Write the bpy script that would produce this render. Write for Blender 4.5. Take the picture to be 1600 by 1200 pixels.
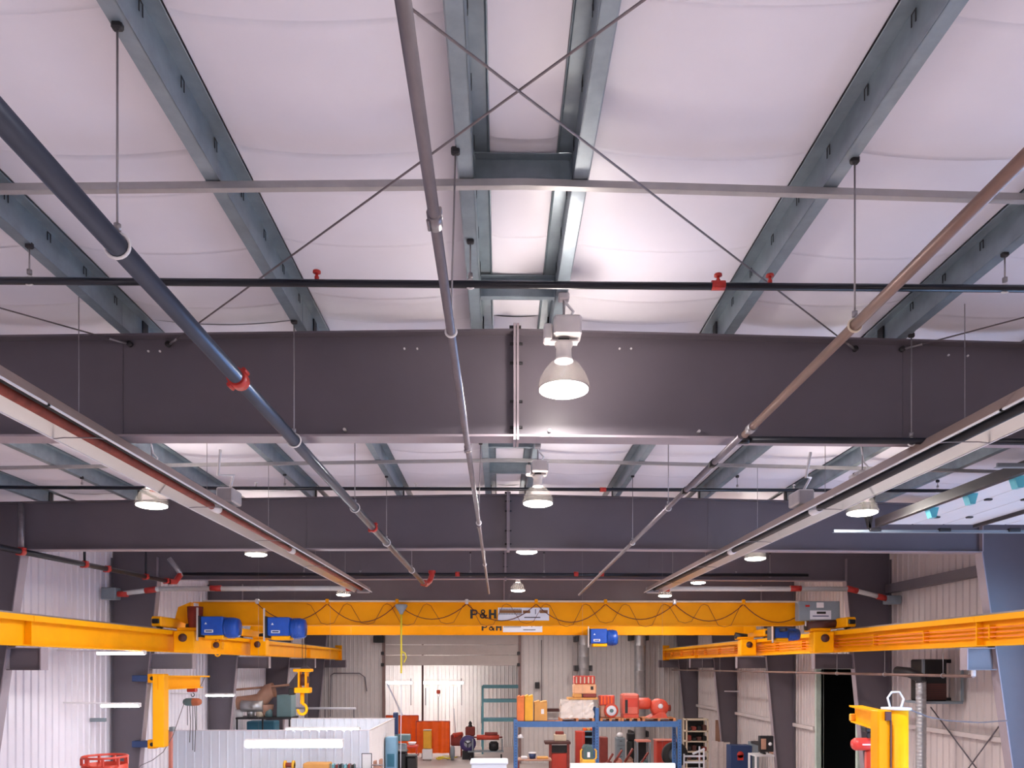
import bpy, bmesh, math, random
from mathutils import Vector, Matrix
random.seed(7)
for o in list(bpy.data.objects): bpy.data.objects.remove(o)
S = bpy.context.scene
COL = S.collection
# ---------------------------------------------------------------- camera, world, exposure
CAMZ = 5.95
F = 1200.0                      # focal length in pixels of a 1600 x 1200 frame
YAW = math.atan(19.0 / F)
HZ = 1041.0                     # horizon row
cam = bpy.data.objects.new('camera', bpy.data.cameras.new('camera'))
COL.objects.link(cam); S.camera = cam
cam.data.sensor_width = 36.0; cam.data.lens = 27.0
cam.data.shift_y = (HZ - 600.0) / 1600.0
cam.data.clip_start = 0.05; cam.data.clip_end = 400
cam.location = (0, 0, CAMZ); cam.rotation_euler = (math.pi / 2, 0, -YAW)
W = bpy.data.worlds.new('daylight'); S.world = W; W.use_nodes = True
bg = W.node_tree.nodes['Background']
bg.inputs['Color'].default_value = (0.36, 0.60, 1.0, 1); bg.inputs['Strength'].default_value = 17.0
S.view_settings.view_transform = 'Standard'; S.view_settings.look = 'None'
S.view_settings.gamma = 1.0; S.view_settings.use_curve_mapping = False
S.view_settings.exposure = 0.1
# the open vehicle door in the right wall lets the daylight in: a portal guides the sampling of the sky through it
pl_ = bpy.data.lights.new('door_daylight_portal', 'AREA'); pl_.shape = 'RECTANGLE'; pl_.size = 7.6; pl_.size_y = 4.2; pl_.cycles.is_portal = True
po_ = bpy.data.objects.new('door_daylight_portal', pl_); COL.objects.link(po_); po_.location = (12.3, 10.85, 3.8); po_.rotation_euler = (0, math.pi / 2, 0)
LAMP_W = 190.0                  # watts of one high-bay lamp
LAMP_C = (1.0, 0.945, 0.915)

def at(px, py, D):
    u = (px - 800.0) / F; v = (HZ - py) / F
    t = D / (math.cos(YAW) - u * math.sin(YAW))
    return (t * (u * math.cos(YAW) + math.sin(YAW)), D, CAMZ + t * v)

# ---------------------------------------------------------------- materials
def lin(c):
    c = c / 255.0
    return c / 12.92 if c <= 0.04045 else ((c + 0.055) / 1.055) ** 2.4
MATS = {}
def mat(name, rgb, rough=0.6, metal=0.0, var=0.12, scale=3.0, bump=0.0, emit=None, stretch=None, coat=0.0, spec=0.5):
    if name in MATS: return MATS[name]
    m = bpy.data.materials.new(name); m.use_nodes = True
    nt = m.node_tree; b = nt.nodes['Principled BSDF']
    c = tuple(lin(x) for x in rgb)
    b.inputs['Roughness'].default_value = rough; b.inputs['Metallic'].default_value = metal
    b.inputs['Coat Weight'].default_value = coat; b.inputs['Specular IOR Level'].default_value = spec
    if emit:
        b.inputs['Base Color'].default_value = (*c, 1)
        b.inputs['Emission Color'].default_value = (*emit[:3], 1); b.inputs['Emission Strength'].default_value = emit[3]
    elif var > 0:
        tc = nt.nodes.new('ShaderNodeTexCoord'); mp = nt.nodes.new('ShaderNodeMapping')
        if stretch: mp.inputs['Scale'].default_value = stretch
        nz = nt.nodes.new('ShaderNodeTexNoise'); nz.inputs['Scale'].default_value = scale
        nz.inputs['Detail'].default_value = 5; nz.inputs['Roughness'].default_value = 0.6
        rp = nt.nodes.new('ShaderNodeValToRGB')
        rp.color_ramp.elements[0].position = 0.3; rp.color_ramp.elements[1].position = 0.72
        lo = [max(0, x * (1 - var)) for x in c]; hi = [min(1, x * (1 + var)) for x in c]
        rp.color_ramp.elements[0].color = (*lo, 1); rp.color_ramp.elements[1].color = (*hi, 1)
        L = nt.links.new
        L(tc.outputs['Object'], mp.inputs['Vector']); L(mp.outputs['Vector'], nz.inputs['Vector'])
        L(nz.outputs['Fac'], rp.inputs['Fac']); L(rp.outputs['Color'], b.inputs['Base Color'])
        if bump > 0:
            bp = nt.nodes.new('ShaderNodeBump'); bp.inputs['Strength'].default_value = bump
            bp.inputs['Distance'].default_value = 0.02
            L(nz.outputs['Fac'], bp.inputs['Height']); L(bp.outputs['Normal'], b.inputs['Normal'])
    else:
        b.inputs['Base Color'].default_value = (*c, 1)
    MATS[name] = m
    return m
M_insul = mat('white_vinyl_insulation', (222, 219, 229), 0.45, 0, 0.03, 1.2, 0.06)
M_deck = mat('roof_deck', (150, 150, 155), 0.7)
M_frame = mat('brown_grey_primer', (94, 87, 95), 0.42, 0, 0.07, 1.1, 0.03)
M_plate = mat('pale_primer_edge', (146, 134, 142), 0.45, 0, 0.08, 2)
M_galv = mat('galvanized_steel', (130, 143, 152), 0.36, 0.35, 0.16, 5.0, 0.05)
M_strut = mat('galvanized_strut', (168, 166, 168), 0.4, 0.5, 0.08, 6)
M_dark = mat('dark_steel', (38, 36, 40), 0.5, 0.2, 0.15, 6)
M_rod = mat('zinc_rod', (150, 146, 150), 0.4, 0.6, 0.1, 8)
M_cable = mat('brace_cable', (120, 112, 116), 0.5, 0.4, 0.1, 8)
M_blkpipe = mat('black_steel_pipe', (24, 26, 36), 0.32, 0.3, 0.2, 4)
M_navypipe = mat('dark_blue_grey_pipe', (72, 78, 92), 0.3, 0.6, 0.12, 5, stretch=(1, .2, 1))
M_greypipe = mat('grey_conduit_pipe', (118, 112, 118), 0.38, 0.6, 0.18, 10, stretch=(1, .3, 1))
M_rustpipe = mat('rust_brown_pipe', (122, 96, 88), 0.42, 0.45, 0.22, 8, stretch=(1, .3, 1))
M_red = mat('red_coupling', (178, 42, 34), 0.4, 0, 0.12, 10)
M_white = mat('white_paint', (225, 222, 224), 0.45, 0, 0.04, 4)
M_whitepipe = mat('white_exhaust_pipe', (205, 205, 204), 0.4, 0, 0.05, 4)
M_refl = mat('aluminium_reflector', (205, 205, 205), 0.28, 0.85, 0.06, 2, stretch=(1, .1, 1))
M_reflout = mat('beige_reflector_back', (170, 148, 138), 0.5, 0.25, 0.06, 2)
M_tube = mat('rusty_heater_tube', (132, 62, 50), 0.6, 0.1, 0.3, 7)
M_yellow = mat('crane_yellow', (246, 168, 0), 0.5, 0, 0.06, 1.5, spec=0.2)
M_yellowd = mat('crane_orange_yellow', (230, 150, 0), 0.55, 0, 0.06, 1.5, spec=0.15)
M_blue = mat('hoist_blue', (16, 74, 170), 0.38, 0, 0.10, 5)
M_wallL = mat('white_liner_panel', (222, 217, 226), 0.42, 0, 0.03, 1.5)
M_wallR = mat('warm_white_liner_panel', (196, 185, 184), 0.5, 0, 0.04, 1.5)
M_floor = mat('concrete_floor', (188, 174, 170), 0.55, 0, 0.08, 0.6, 0.02)
M_ground = mat('pale_concrete_apron', (190, 190, 190), 0.8, 0, 0.08, 0.4)
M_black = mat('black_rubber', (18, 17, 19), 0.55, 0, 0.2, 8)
M_cardboard = mat('cardboard', (205, 150, 84), 0.8, 0, 0.08, 3)
M_cardy = mat('yellow_carton', (228, 168, 52), 0.7, 0, 0.08, 3)
M_wood = mat('pallet_wood', (190, 124, 82), 0.8, 0, 0.18, 6)
M_rackblue = mat('rack_blue', (62, 104, 160), 0.45, 0, 0.10, 5)
M_teal = mat('teal_shelf', (112, 176, 190), 0.5, 0, 0.06, 4)
M_redmot = mat('red_motor', (196, 72, 52), 0.5, 0, 0.14, 5)
M_redcab = mat('red_cabinet', (190, 60, 44), 0.45, 0, 0.06, 3)
M_brick = mat('rust_red_machine', (130, 52, 44), 0.55, 0, 0.15, 5)
M_orange = mat('orange_weld_curtain', (252, 98, 8), 0.4, 0, 0.10, 3)
M_grey = mat('grey_enamel', (126, 136, 144), 0.42, 0, 0.06, 4)
M_slate = mat('slate_green_box', (96, 122, 126), 0.5, 0, 0.08, 3)
M_tealbox = mat('deep_teal_tank', (44, 104, 128), 0.5, 0, 0.1, 3)
M_navy = mat('navy_cabinet', (38, 58, 100), 0.45, 0, 0.08, 3)
M_duct = mat('spiral_duct', (176, 176, 178), 0.3, 0.7, 0.1, 4)
M_beige = mat('beige_shelf', (206, 190, 168), 0.55, 0, 0.06, 4)
M_tan = mat('tan_duct', (170, 128, 108), 0.55, 0, 0.12, 3)
M_wrap = mat('shrink_wrap', (214, 204, 198), 0.25, 0, 0.10, 2, 0.4)
M_plate_w = mat('sign_white', (210, 212, 222), 0.5, 0, 0.03, 5)
M_lens = mat('lamp_lens', (255, 250, 240), 0.3, emit=(1.0, 0.90, 0.80, 26.0), var=0)
M_fluo = mat('fluorescent_tube', (255, 255, 255), 0.3, emit=(0.94, 0.97, 1.0, 36.0), var=0)
M_fluob = mat('bright_fluorescent_tube', (255, 255, 255), 0.3, emit=(1.0, 0.95, 0.9, 64.0), var=0)
M_hose = mat('yellow_hose', (220, 200, 50), 0.5, 0, 0.05, 4)
M_pink = mat('salmon_post', (206, 128, 112), 0.5, 0, 0.08, 4)
M_redhoist = mat('red_hoist_shell', (206, 60, 56), 0.35, 0, 0.06, 4)
M_louvre = mat('brown_louvre', (78, 42, 38), 0.6, 0, 0.1, 4)
M_brcable = mat('brown_festoon_cable', (92, 34, 18), 0.5, 0, 0.1, 8)
M_alu = mat('cast_lamp_housing', (206, 200, 200), 0.28, 0.35, 0.05, 8)
M_purple = mat('purple_reel', (70, 58, 112), 0.45, 0, 0.12, 6)
M_lblue = mat('light_blue_cabinet', (118, 158, 184), 0.5, 0, 0.05, 4)
M_cyan = mat('lit_cyan_bracket', (96, 190, 206), 0.3, 0.2, 0.08, 6)  # light falling on the door brackets is put into this cyan
M_doorpan = mat('overhead_door_panel', (208, 210, 216), 0.45, 0, 0.03, 2)
M_greydoor = mat('grey_door_section', (176, 164, 158), 0.5, 0, 0.05, 2)

def glass_shade():
    m = bpy.data.materials.new('ribbed_glass_shade'); m.use_nodes = True
    nt = m.node_tree; nt.nodes.clear()
    out = nt.nodes.new('ShaderNodeOutputMaterial'); mx = nt.nodes.new('ShaderNodeMixShader')
    tr = nt.nodes.new('ShaderNodeBsdfTransparent'); tl = nt.nodes.new('ShaderNodeBsdfTranslucent')
    gl = nt.nodes.new('ShaderNodeBsdfGlossy'); mx2 = nt.nodes.new('ShaderNodeMixShader')
    tr.inputs['Color'].default_value = (0.95, 0.92, 0.9, 1); tl.inputs['Color'].default_value = (0.9, 0.82, 0.78, 1)
    gl.inputs['Roughness'].default_value = 0.15
    mx2.inputs['Fac'].default_value = 0.35; mx.inputs['Fac'].default_value = 0.016
    L = nt.links.new
    L(tl.outputs[0], mx2.inputs[1]); L(gl.outputs[0], mx2.inputs[2])
    L(tr.outputs[0], mx.inputs[1]); L(mx2.outputs[0], mx.inputs[2]); L(mx.outputs[0], out.inputs['Surface'])
    return m
M_shade = glass_shade()

# ---------------------------------------------------------------- mesh helpers
ORG = {}
class MB:
    def __init__(s): s.v = []; s.f = []; s.sm = []
    def add(s, vs, fs, smooth=False):
        n = len(s.v); s.v += [tuple(p) for p in vs]
        s.f += [tuple(i + n for i in q) for q in fs]; s.sm += [smooth] * len(fs)
        return s
    def box(s, x0, x1, y0, y1, z0, z1):
        if x0 > x1: x0, x1 = x1, x0
        if y0 > y1: y0, y1 = y1, y0
        if z0 > z1: z0, z1 = z1, z0
        v = [(x, y, z) for x in (x0, x1) for y in (y0, y1) for z in (z0, z1)]
        return s.add(v, [(0, 1, 3, 2), (4, 6, 7, 5), (0, 4, 5, 1), (2, 3, 7, 6), (0, 2, 6, 4), (1, 5, 7, 3)])
    def cbox(s, x0, x1, y0, y1, z0, z1, c=0.02):
        """box with chamfered edges"""
        if x0 > x1: x0, x1 = x1, x0
        if y0 > y1: y0, y1 = y1, y0
        if z0 > z1: z0, z1 = z1, z0
        bm = bmesh.new()
        bmesh.ops.create_cube(bm, size=1)
        for q in bm.verts:
            q.co = ((x0 + x1) / 2 + q.co.x * (x1 - x0), (y0 + y1) / 2 + q.co.y * (y1 - y0), (z0 + z1) / 2 + q.co.z * (z1 - z0))
        c = min(c, (x1 - x0) * .45, (y1 - y0) * .45, (z1 - z0) * .45)
        bmesh.ops.bevel(bm, geom=list(bm.edges), offset=c, segments=1, affect='EDGES')
        bm.verts.index_update()
        s.add([q.co.copy() for q in bm.verts], [tuple(v.index for v in fc.verts) for fc in bm.faces])
        bm.free(); return s
    def tube(s, p, q, r, n=10, r2=None, caps=True, smooth=True):
        p = Vector(p); q = Vector(q); r2 = r if r2 is None else r2
        d = (q - p).normalized(); a = d.orthogonal().normalized(); b = d.cross(a)
        vs = []
        for k in range(n):
            t = 2 * math.pi * k / n; e = a * math.cos(t) + b * math.sin(t)
            vs += [p + e * r, q + e * r2]
        fs = [(2 * k, 2 * ((k + 1) % n), 2 * ((k + 1) % n) + 1, 2 * k + 1) for k in range(n)]
        s.add(vs, fs, smooth)
        if caps:
            m = len(s.v) - 2 * n
            s.f.append(tuple(m + 2 * k for k in reversed(range(n)))); s.sm.append(False)
            s.f.append(tuple(m + 2 * k + 1 for k in range(n))); s.sm.append(False)
        return s
    def path(s, pts, r, n=8, closed=False):
        pts = [Vector(p) for p in pts]; N = len(pts); vs = []
        up = None
        for i, p in enumerate(pts):
            if closed: d = (pts[(i + 1) % N] - pts[i - 1]).normalized()
            else: d = (pts[min(i + 1, N - 1)] - pts[max(i - 1, 0)]).normalized()
            if up is None: up = d.orthogonal().normalized()
            a = (up - d * up.dot(d)); a = a.normalized() if a.length > 1e-6 else d.orthogonal().normalized()
            up = a; b = d.cross(a)
            for k in range(n):
                t = 2 * math.pi * k / n; vs.append(p + (a * math.cos(t) + b * math.sin(t)) * r)
        fs = []
        for i in range(N if closed else N - 1):
            j = (i + 1) % N
            for k in range(n):
                l = (k + 1) % n; fs.append((i * n + k, i * n + l, j * n + l, j * n + k))
        s.add(vs, fs, True)
        return s
    def lathe(s, prof, c, axis='z', n=20, smooth=True):
        cx, cy, cz = c; vs = []
        for r, h in prof:
            for k in range(n):
                t = 2 * math.pi * k / n; a = r * math.cos(t); b = r * math.sin(t)
                vs.append({'z': (cx + a, cy + b, cz + h), 'x': (cx + h, cy + a, cz + b), 'y': (cx + a, cy + h, cz + b)}[axis])
        fs = []
        for i in range(len(prof) - 1):
            for k in range(n):
                l = (k + 1) % n; fs.append((i * n + k, i * n + l, (i + 1) * n + l, (i + 1) * n + k))
        return s.add(vs, fs, smooth)
    def prism(s, poly, plane, a, b):
        n = len(poly); vs = []
        for t in (a, b):
            for p, q in poly:
                vs.append({'xz': (p, t, q), 'yz': (t, p, q), 'xy': (p, q, t)}[plane])
        fs = [tuple(range(n)), tuple(reversed(range(n, 2 * n)))]
        fs += [(k, k + n, (k + 1) % n + n, (k + 1) % n) for k in range(n)]
        return s.add(vs, fs)
    def bar(s, p, q, w, h):
        """rectangular bar from p to q, w across (horizontal), h along the other way"""
        p = Vector(p); q = Vector(q); d = (q - p).normalized()
        a = d.cross(Vector((0, 0, 1)))
        a = a.normalized() if a.length > 1e-4 else Vector((1, 0, 0))
        b = a.cross(d)
        vs = [e + a * (i * w / 2) + b * (j * h / 2) for e in (p, q) for i, j in ((-1, -1), (1, -1), (1, 1), (-1, 1))]
        return s.add(vs, [(0, 3, 2, 1), (4, 5, 6, 7), (0, 1, 5, 4), (1, 2, 6, 5), (2, 3, 7, 6), (3, 0, 4, 7)])
    def build(s, name, m, parent=None, org=None):
        if parent is not None: o3 = ORG[parent.name]
        else: o3 = Vector(org) if org is not None else Vector((0, 0, 0))
        me = bpy.data.meshes.new(name)
        me.from_pydata([(x - o3[0], y - o3[1], z - o3[2]) for x, y, z in s.v], [], s.f)
        bm = bmesh.new(); bm.from_mesh(me); bmesh.ops.recalc_face_normals(bm, faces=list(bm.faces)); bm.to_mesh(me); bm.free()
        me.polygons.foreach_set('use_smooth', s.sm); me.materials.append(m); me.update()
        o = bpy.data.objects.new(name, me); COL.objects.link(o)
        if parent is not None: o.parent = parent
        else: o.location = o3
        ORG[o.name] = Vector(o3)
        return o
def tag(o, label, cat, group=None):
    o['label'] = label; o['category'] = cat
    if group: o['group'] = group
    return o
def thing(name, label, cat, org=(0, 0, 0), group=None):
    o = bpy.data.objects.new(name, None); COL.objects.link(o); o.location = org
    o.empty_display_size = 0.2; ORG[o.name] = Vector(org)
    return tag(o, label, cat, group)
def struct(o): o['kind'] = 'structure'; return o
def copy_piece(src, parent, off):
    c = src.copy(); COL.objects.link(c); c.parent = parent
    c.location = Vector(off); ORG[c.name] = ORG[parent.name]
    return c
def letters(parent, m, cx, yf, cz, h):
    """bold P & H cut from flat plate, centred on cx, cz; h = letter height"""
    w = h * .27; y0, y1 = yf - .014, yf
    def poly(name, outer, inner=None):
        mb = MB()
        if inner is None: mb.prism(outer, 'xz', y0, y1)
        else:
            n = len(outer); vs = [(x, y, z) for y in (y0, y1) for ring in (outer, inner) for x, z in ring]; fs = []
            for k in range(n):
                l = (k + 1) % n
                fs += [(k, l, n + l, n + k), (2 * n + k, 3 * n + k, 3 * n + l, 2 * n + l), (k, 2 * n + k, 2 * n + l, l), (n + k, n + l, 3 * n + l, 3 * n + k)]
            mb.add(vs, fs)
        return mb
    def joined(name, mbs):
        t = MB()
        for q in mbs: t.add(q.v, q.f)
        return t.build(name, m, parent)
    zb, zt = cz - h / 2, cz + h / 2
    x = cx - h * 1.42                                   # P
    bw = h * .82; bz = zt - h * .31; rr = h * .31
    out = [(x, zt - 2 * rr), (x, zt)] + [(x + bw - rr + rr * math.sin(a), bz + rr * math.cos(a)) for a in [k * math.pi / 8 for k in range(9)]]
    ri = rr - w * .62
    inn = [(x + w, zt - 2 * rr + w * .62), (x + w, zt - w * .62)] + [(x + bw - rr + ri * math.sin(a), bz + ri * math.cos(a)) for a in [k * math.pi / 8 for k in range(9)]]
    joined('letter_p', [poly('', out, inn), MB().box(x, x + w, y0, y1, zb, zt - 2 * rr)])
    c = cx + h * .02                                    # ampersand: two rings and a leg
    def ring(px, pz, ra, rb, ww): 
        A = [k * math.pi / 8 for k in range(16)]
        return poly('', [(px + ra * math.cos(a), pz + rb * math.sin(a)) for a in A], [(px + (ra - ww) * math.cos(a), pz + (rb - ww) * math.sin(a)) for a in A])
    leg = MB().prism([(c - h * .16, cz + h * .10), (c + h * .02, cz + h * .12), (c + h * .48, zb), (c + h * .22, zb)], 'xz', y0, y1)
    arm = MB().prism([(c + h * .26, cz - h * .08), (c + h * .44, cz - h * .06), (c + h * .28, zb + h * .06), (c + h * .12, zb + h * .08)], 'xz', y0, y1)
    joined('ampersand', [ring(c - h * .04, zt - h * .23, h * .25, h * .25, h * .14), ring(c - h * .08, zb + h * .29, h * .32, h * .29, h * .16), leg, arm])
    x = cx + h * .62                                    # H
    joined('letter_h', [MB().box(x, x + w, y0, y1, zb, zt), MB().box(x + h * .56, x + h * .56 + w, y0, y1, zb, zt), MB().box(x + w, x + h * .56, y0, y1, cz - w * .42, cz + w * .42)])
# ---------------------------------------------------------------- the building shell
RX = 0.17                       # x of the ridge
SL = 0.0195                     # roof slope
XL, XR = -11.65, 11.92          # inner faces of the side walls
BAY = 7.62
FR = [8.08 + BAY * i for i in range(6)]
ZTOP = CAMZ + 3.50              # rafter top at the ridge
YB = 47.0                       # back wall
def roofz(x): return ZTOP - SL * abs(x - RX)

fl = struct(MB().box(XL - .3, XR + .3, -8, 58, -.12, 0).build('floor', M_floor, org=(0, 20, 0)))
struct(MB().box(-45, 60, -40, 75, -.4, -.15).build('ground', M_ground, org=(0, 20, -.15)))
deck = MB()
for a, b in ((XL - .3, RX), (RX, XR + .3)):
    za, zb = roofz(a) + .30, roofz(b) + .30
    deck.prism([(a, za), (b, zb), (b, zb + .06), (a, za + .06)], 'xz', -8, YB + .3)
ceiling = struct(deck.build('ceiling', M_deck, org=(0, 20, ZTOP)))

PW = [.36, 2.165, 3.97, 5.775, 7.58, 9.385, 11.19]       # purlin webs, distance from the ridge
webs = sorted([RX - w for w in PW] + [RX + w for w in PW])
# insulation blankets sag between the purlins, with lapped seams across them
def blanket(x0, x1, y0, y1, seams, fine=True):
    mb = MB(); nx = 12 if fine else 4
    ys = set([y0, y1])
    if fine:
        k = y0
        while k < y1: ys.add(round(k, 3)); k += .35
        for sm in seams:
            if y0 < sm < y1:
                for d in (-.16, -.05, -.012, .0, .012, .08): ys.add(round(sm + d, 4))
    ys = sorted(ys); rng = random.Random(int(x0 * 97 + y0 * 13))
    ph = rng.uniform(0, 6)
    vs = []
    for y in ys:
        dz = 0.0
        for sm in seams:
            d = y - sm
            if -.16 <= d < 0: dz -= .014 * (1 + d / .16)
            elif 0 <= d < .08: dz += .010 * (1 - d / .08)
        wob = .006 * math.sin(y * 1.9 + ph) + .003 * math.sin(y * 4.3 + 2 * ph)
        for i in range(nx + 1):
            t = i / nx; x = x0 + (x1 - x0) * t
            e = 1 - (2 * t - 1) ** 2
            vs.append((x, y, roofz(x) + .243 - 0.065 * e * (x1 - x0) / 1.6 + (dz + wob) * min(1, e * 3)))
    fs = [(j * (nx + 1) + i, j * (nx + 1) + i + 1, (j + 1) * (nx + 1) + i + 1, (j + 1) * (nx + 1) + i) for j in range(len(ys) - 1) for i in range(nx)]
    mb.add(vs, fs, True)
    return mb.build('insulation_strip', M_insul, ceiling)
edges = [XL - .05] + webs + [XR + .05]
for i in range(len(edges) - 1):
    a = edges[i] + (.119 if 0 < i <= 7 else .004); b = edges[i + 1] - (.119 if 8 <= i + 1 <= 14 else .004)
    r = random.Random(i)
    s0 = [3.1, 4.28 + r.uniform(-.12, .12), 5.45 + r.uniform(-.06, .06), 5.92 + r.uniform(-.04, .04), 6.72 + r.uniform(-.06, .06), 7.75 + r.uniform(-.1, .1)]
    blanket(a, b, -8, FR[0] + .1, s0)
    s1 = [9.3 + r.uniform(-.2, .2), 10.6 + r.uniform(-.2, .2), 11.9 + r.uniform(-.2, .2), 13.2 + r.uniform(-.2, .2), 14.6]
    blanket(a, b, FR[0] + .1, FR[1] + .1, s1)
    blanket(a, b, FR[1] + .1, YB + .2, [], False)

# side walls: a backing sheet with ribbed liner panels laid side by side
PANW = 0.914
def panel_mesh(kind, along, w, z0, z1, face, sgn):
    """ribbed panel: profile along the wall, extruded upwards. sgn = direction into the hall"""
    prof = []
    for k in range(3):
        b = k * w / 3
        prof += [(b, 0), (b + w / 3 - .085, 0), (b + w / 3 - .065, .032), (b + w / 3 - .025, .032), (b + w / 3 - .005, 0)]
    prof.append((w - .002, 0))
    mb = MB(); n = len(prof); vs = []
    for z in (z0, z1):
        for p, d in prof:
            vs.append((face + sgn * d, p, z) if along == 'y' else (p, face + sgn * d, z))
    mb.add(vs, [(k, k + 1, n + k + 1, n + k) for k in range(n - 1)])
    return mb
def clad(parent, m, along, face, sgn, start, end, z0, z1):
    """lay panels from start to end; shared mesh data"""
    src = None; n = int(math.ceil((end - start) / PANW - 1e-6)); w = (end - start) / n
    for k in range(n):
        if src is None:
            mb = panel_mesh(None, along, w, z0, z1, face, sgn)
            mb.v = [(x, y + start, z) if along == 'y' else (x + start, y, z) for x, y, z in mb.v]
            src = mb.build('wall_panel', m, parent)
        else:
            copy_piece(src, parent, (0, k * w, 0) if along == 'y' else (k * w, 0, 0))
ZW = 9.5
struct(MB().box(XL - .3, XR + .3, -8.2, -8.05, 0, ZW + .3).build('wall_rear', M_wallL, org=(0, -8, 0)))
wl = struct(MB().box(XL - .16, XL - .08, -8, YB + .2, 0, ZW).build('wall_left', M_wallL, org=(XL, 20, 0)))
clad(wl, M_wallL, 'y', XL - .06, 1, 7.0, YB, 0, ZW)
DR1 = (8.75, 12.95, 7.6)         # open vehicle door in the right wall (y0, y1, head height)
DR2 = (25.35, 28.5, 5.85)       # tall dark doorway
mb = MB()
for a, b, z in ((-8, DR1[0], 0), (DR1[0], DR1[1], DR1[2]), (DR1[1], DR2[0], 0), (DR2[0], DR2[1], DR2[2]), (DR2[1], YB + .2, 0)):
    mb.box(XR + .08, XR + .16, a, b, z, ZW)
wr = struct(mb.build('wall_right', M_wallR, org=(XR, 20, 0)))
clad(wr, M_wallR, 'y', XR + .06, -1, 5.0, DR1[0], 0, ZW)
clad(wr, M_wallR, 'y', XR + .06, -1, DR1[0], DR1[1], DR1[2], ZW)
clad(wr, M_wallR, 'y', XR + .06, -1, DR1[1], DR2[0], 0, ZW)
clad(wr, M_wallR, 'y', XR + .06, -1, DR2[0], DR2[1], DR2[2], ZW)
clad(wr, M_wallR, 'y', XR + .06, -1, DR2[1], YB, 0, ZW)
# dark store behind the tall doorway
st = MB(); a, b, z = DR2
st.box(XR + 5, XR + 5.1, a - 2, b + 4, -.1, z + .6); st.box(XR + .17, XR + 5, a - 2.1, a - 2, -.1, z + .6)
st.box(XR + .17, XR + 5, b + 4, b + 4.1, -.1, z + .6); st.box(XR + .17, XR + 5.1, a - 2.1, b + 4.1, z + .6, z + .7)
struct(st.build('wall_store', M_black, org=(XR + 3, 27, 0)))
tr = MB()
for y in (a - .07, b + .07): tr.box(XR - .10, XR + .17, y - .07, y + .07, 0, z)
tr.box(XR - .10, XR + .17, a - .14, b + .14, z, z + .16)
struct(tr.build('trim_1', mat('pale_green_trim', (176, 190, 180), .45), org=(XR, 27, 0)))

# back wall with a half-raised sectional door
bx0, _, _ = at(600, 1041, YB); bx1, _, _ = at(812, 1041, YB)
bzt = at(700, 991, YB)[2]; bzb = at(700, 1040, YB)[2]
mb = MB(); mb.box(XL - .2, bx0, YB + .08, YB + .16, 0, ZW); mb.box(bx1, XR + .2, YB + .08, YB + .16, 0, ZW); mb.box(bx0, bx1, YB + .08, YB + .16, bzt, ZW)
M_back = mat('grey_back_panel', (200, 192, 190), .55, 0, .05, 1.5)
wb = struct(mb.build('wall_back', M_back, org=(0, YB, 0)))
clad(wb, M_back, 'x', YB + .06, -1, XL, bx0, 0, ZW); clad(wb, M_back, 'x', YB + .06, -1, bx1, XR, 0, ZW)
clad(wb, M_back, 'x', YB + .06, -1, bx0, bx1, bzt, ZW)
d2 = bpy.data.objects.new('door_2', None); COL.objects.link(d2); d2.location = (0, YB, 0); ORG[d2.name] = Vector((0, YB, 0)); struct(d2)
n = 3; hs = (bzt - bzb) / n
for k in range(n):
    MB().cbox(bx0 + .05, bx1 - .05, YB - .02, YB + .05, bzb + k * hs + .015, bzb + (k + 1) * hs - .015, .02).build('door_section', M_greydoor, d2)
for x in (bx0, bx1):
    MB().box(x - .09, x + .09, YB - .10, YB + .06, 0, bzt + .5).build('door_jamb', mat('brown_jamb', (120, 96, 92), .5), d2)
    for zz in (bzb + .05, bzb + .75): MB().cbox(x - .16, x + .02, YB - .16, YB - .10, zz - .1, zz + .1, .02).build('roller_plate', M_dark, d2)

# adjoining workshop seen through the back door
YF = 56.5
wf = struct(MB().box(-12, 6, YF + .08, YF + .16, 0, 8.5).build('wall_far', M_wallL, org=(-3, YF, 0)))
M_farw = mat('far_white_panel', (232, 226, 224), .5, 0, .03, 1.5)
clad(wf, M_farw, 'x', YF + .06, -1, -11.5, 5, 0, 8.5)
struct(MB().box(-12.1, -12, YB + .2, YF + .2, 0, 8.5).box(5.5, 5.6, YB + .2, YF + .2, 0, 8.5).build('wall_workshop', M_farw, org=(-3, 52, 0)))
struct(MB().box(-12.1, 5.6, YB + .2, YF + .2, 8.5, 8.6).build('ceiling_workshop', M_farw, org=(-3, 52, 8.5)))

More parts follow.
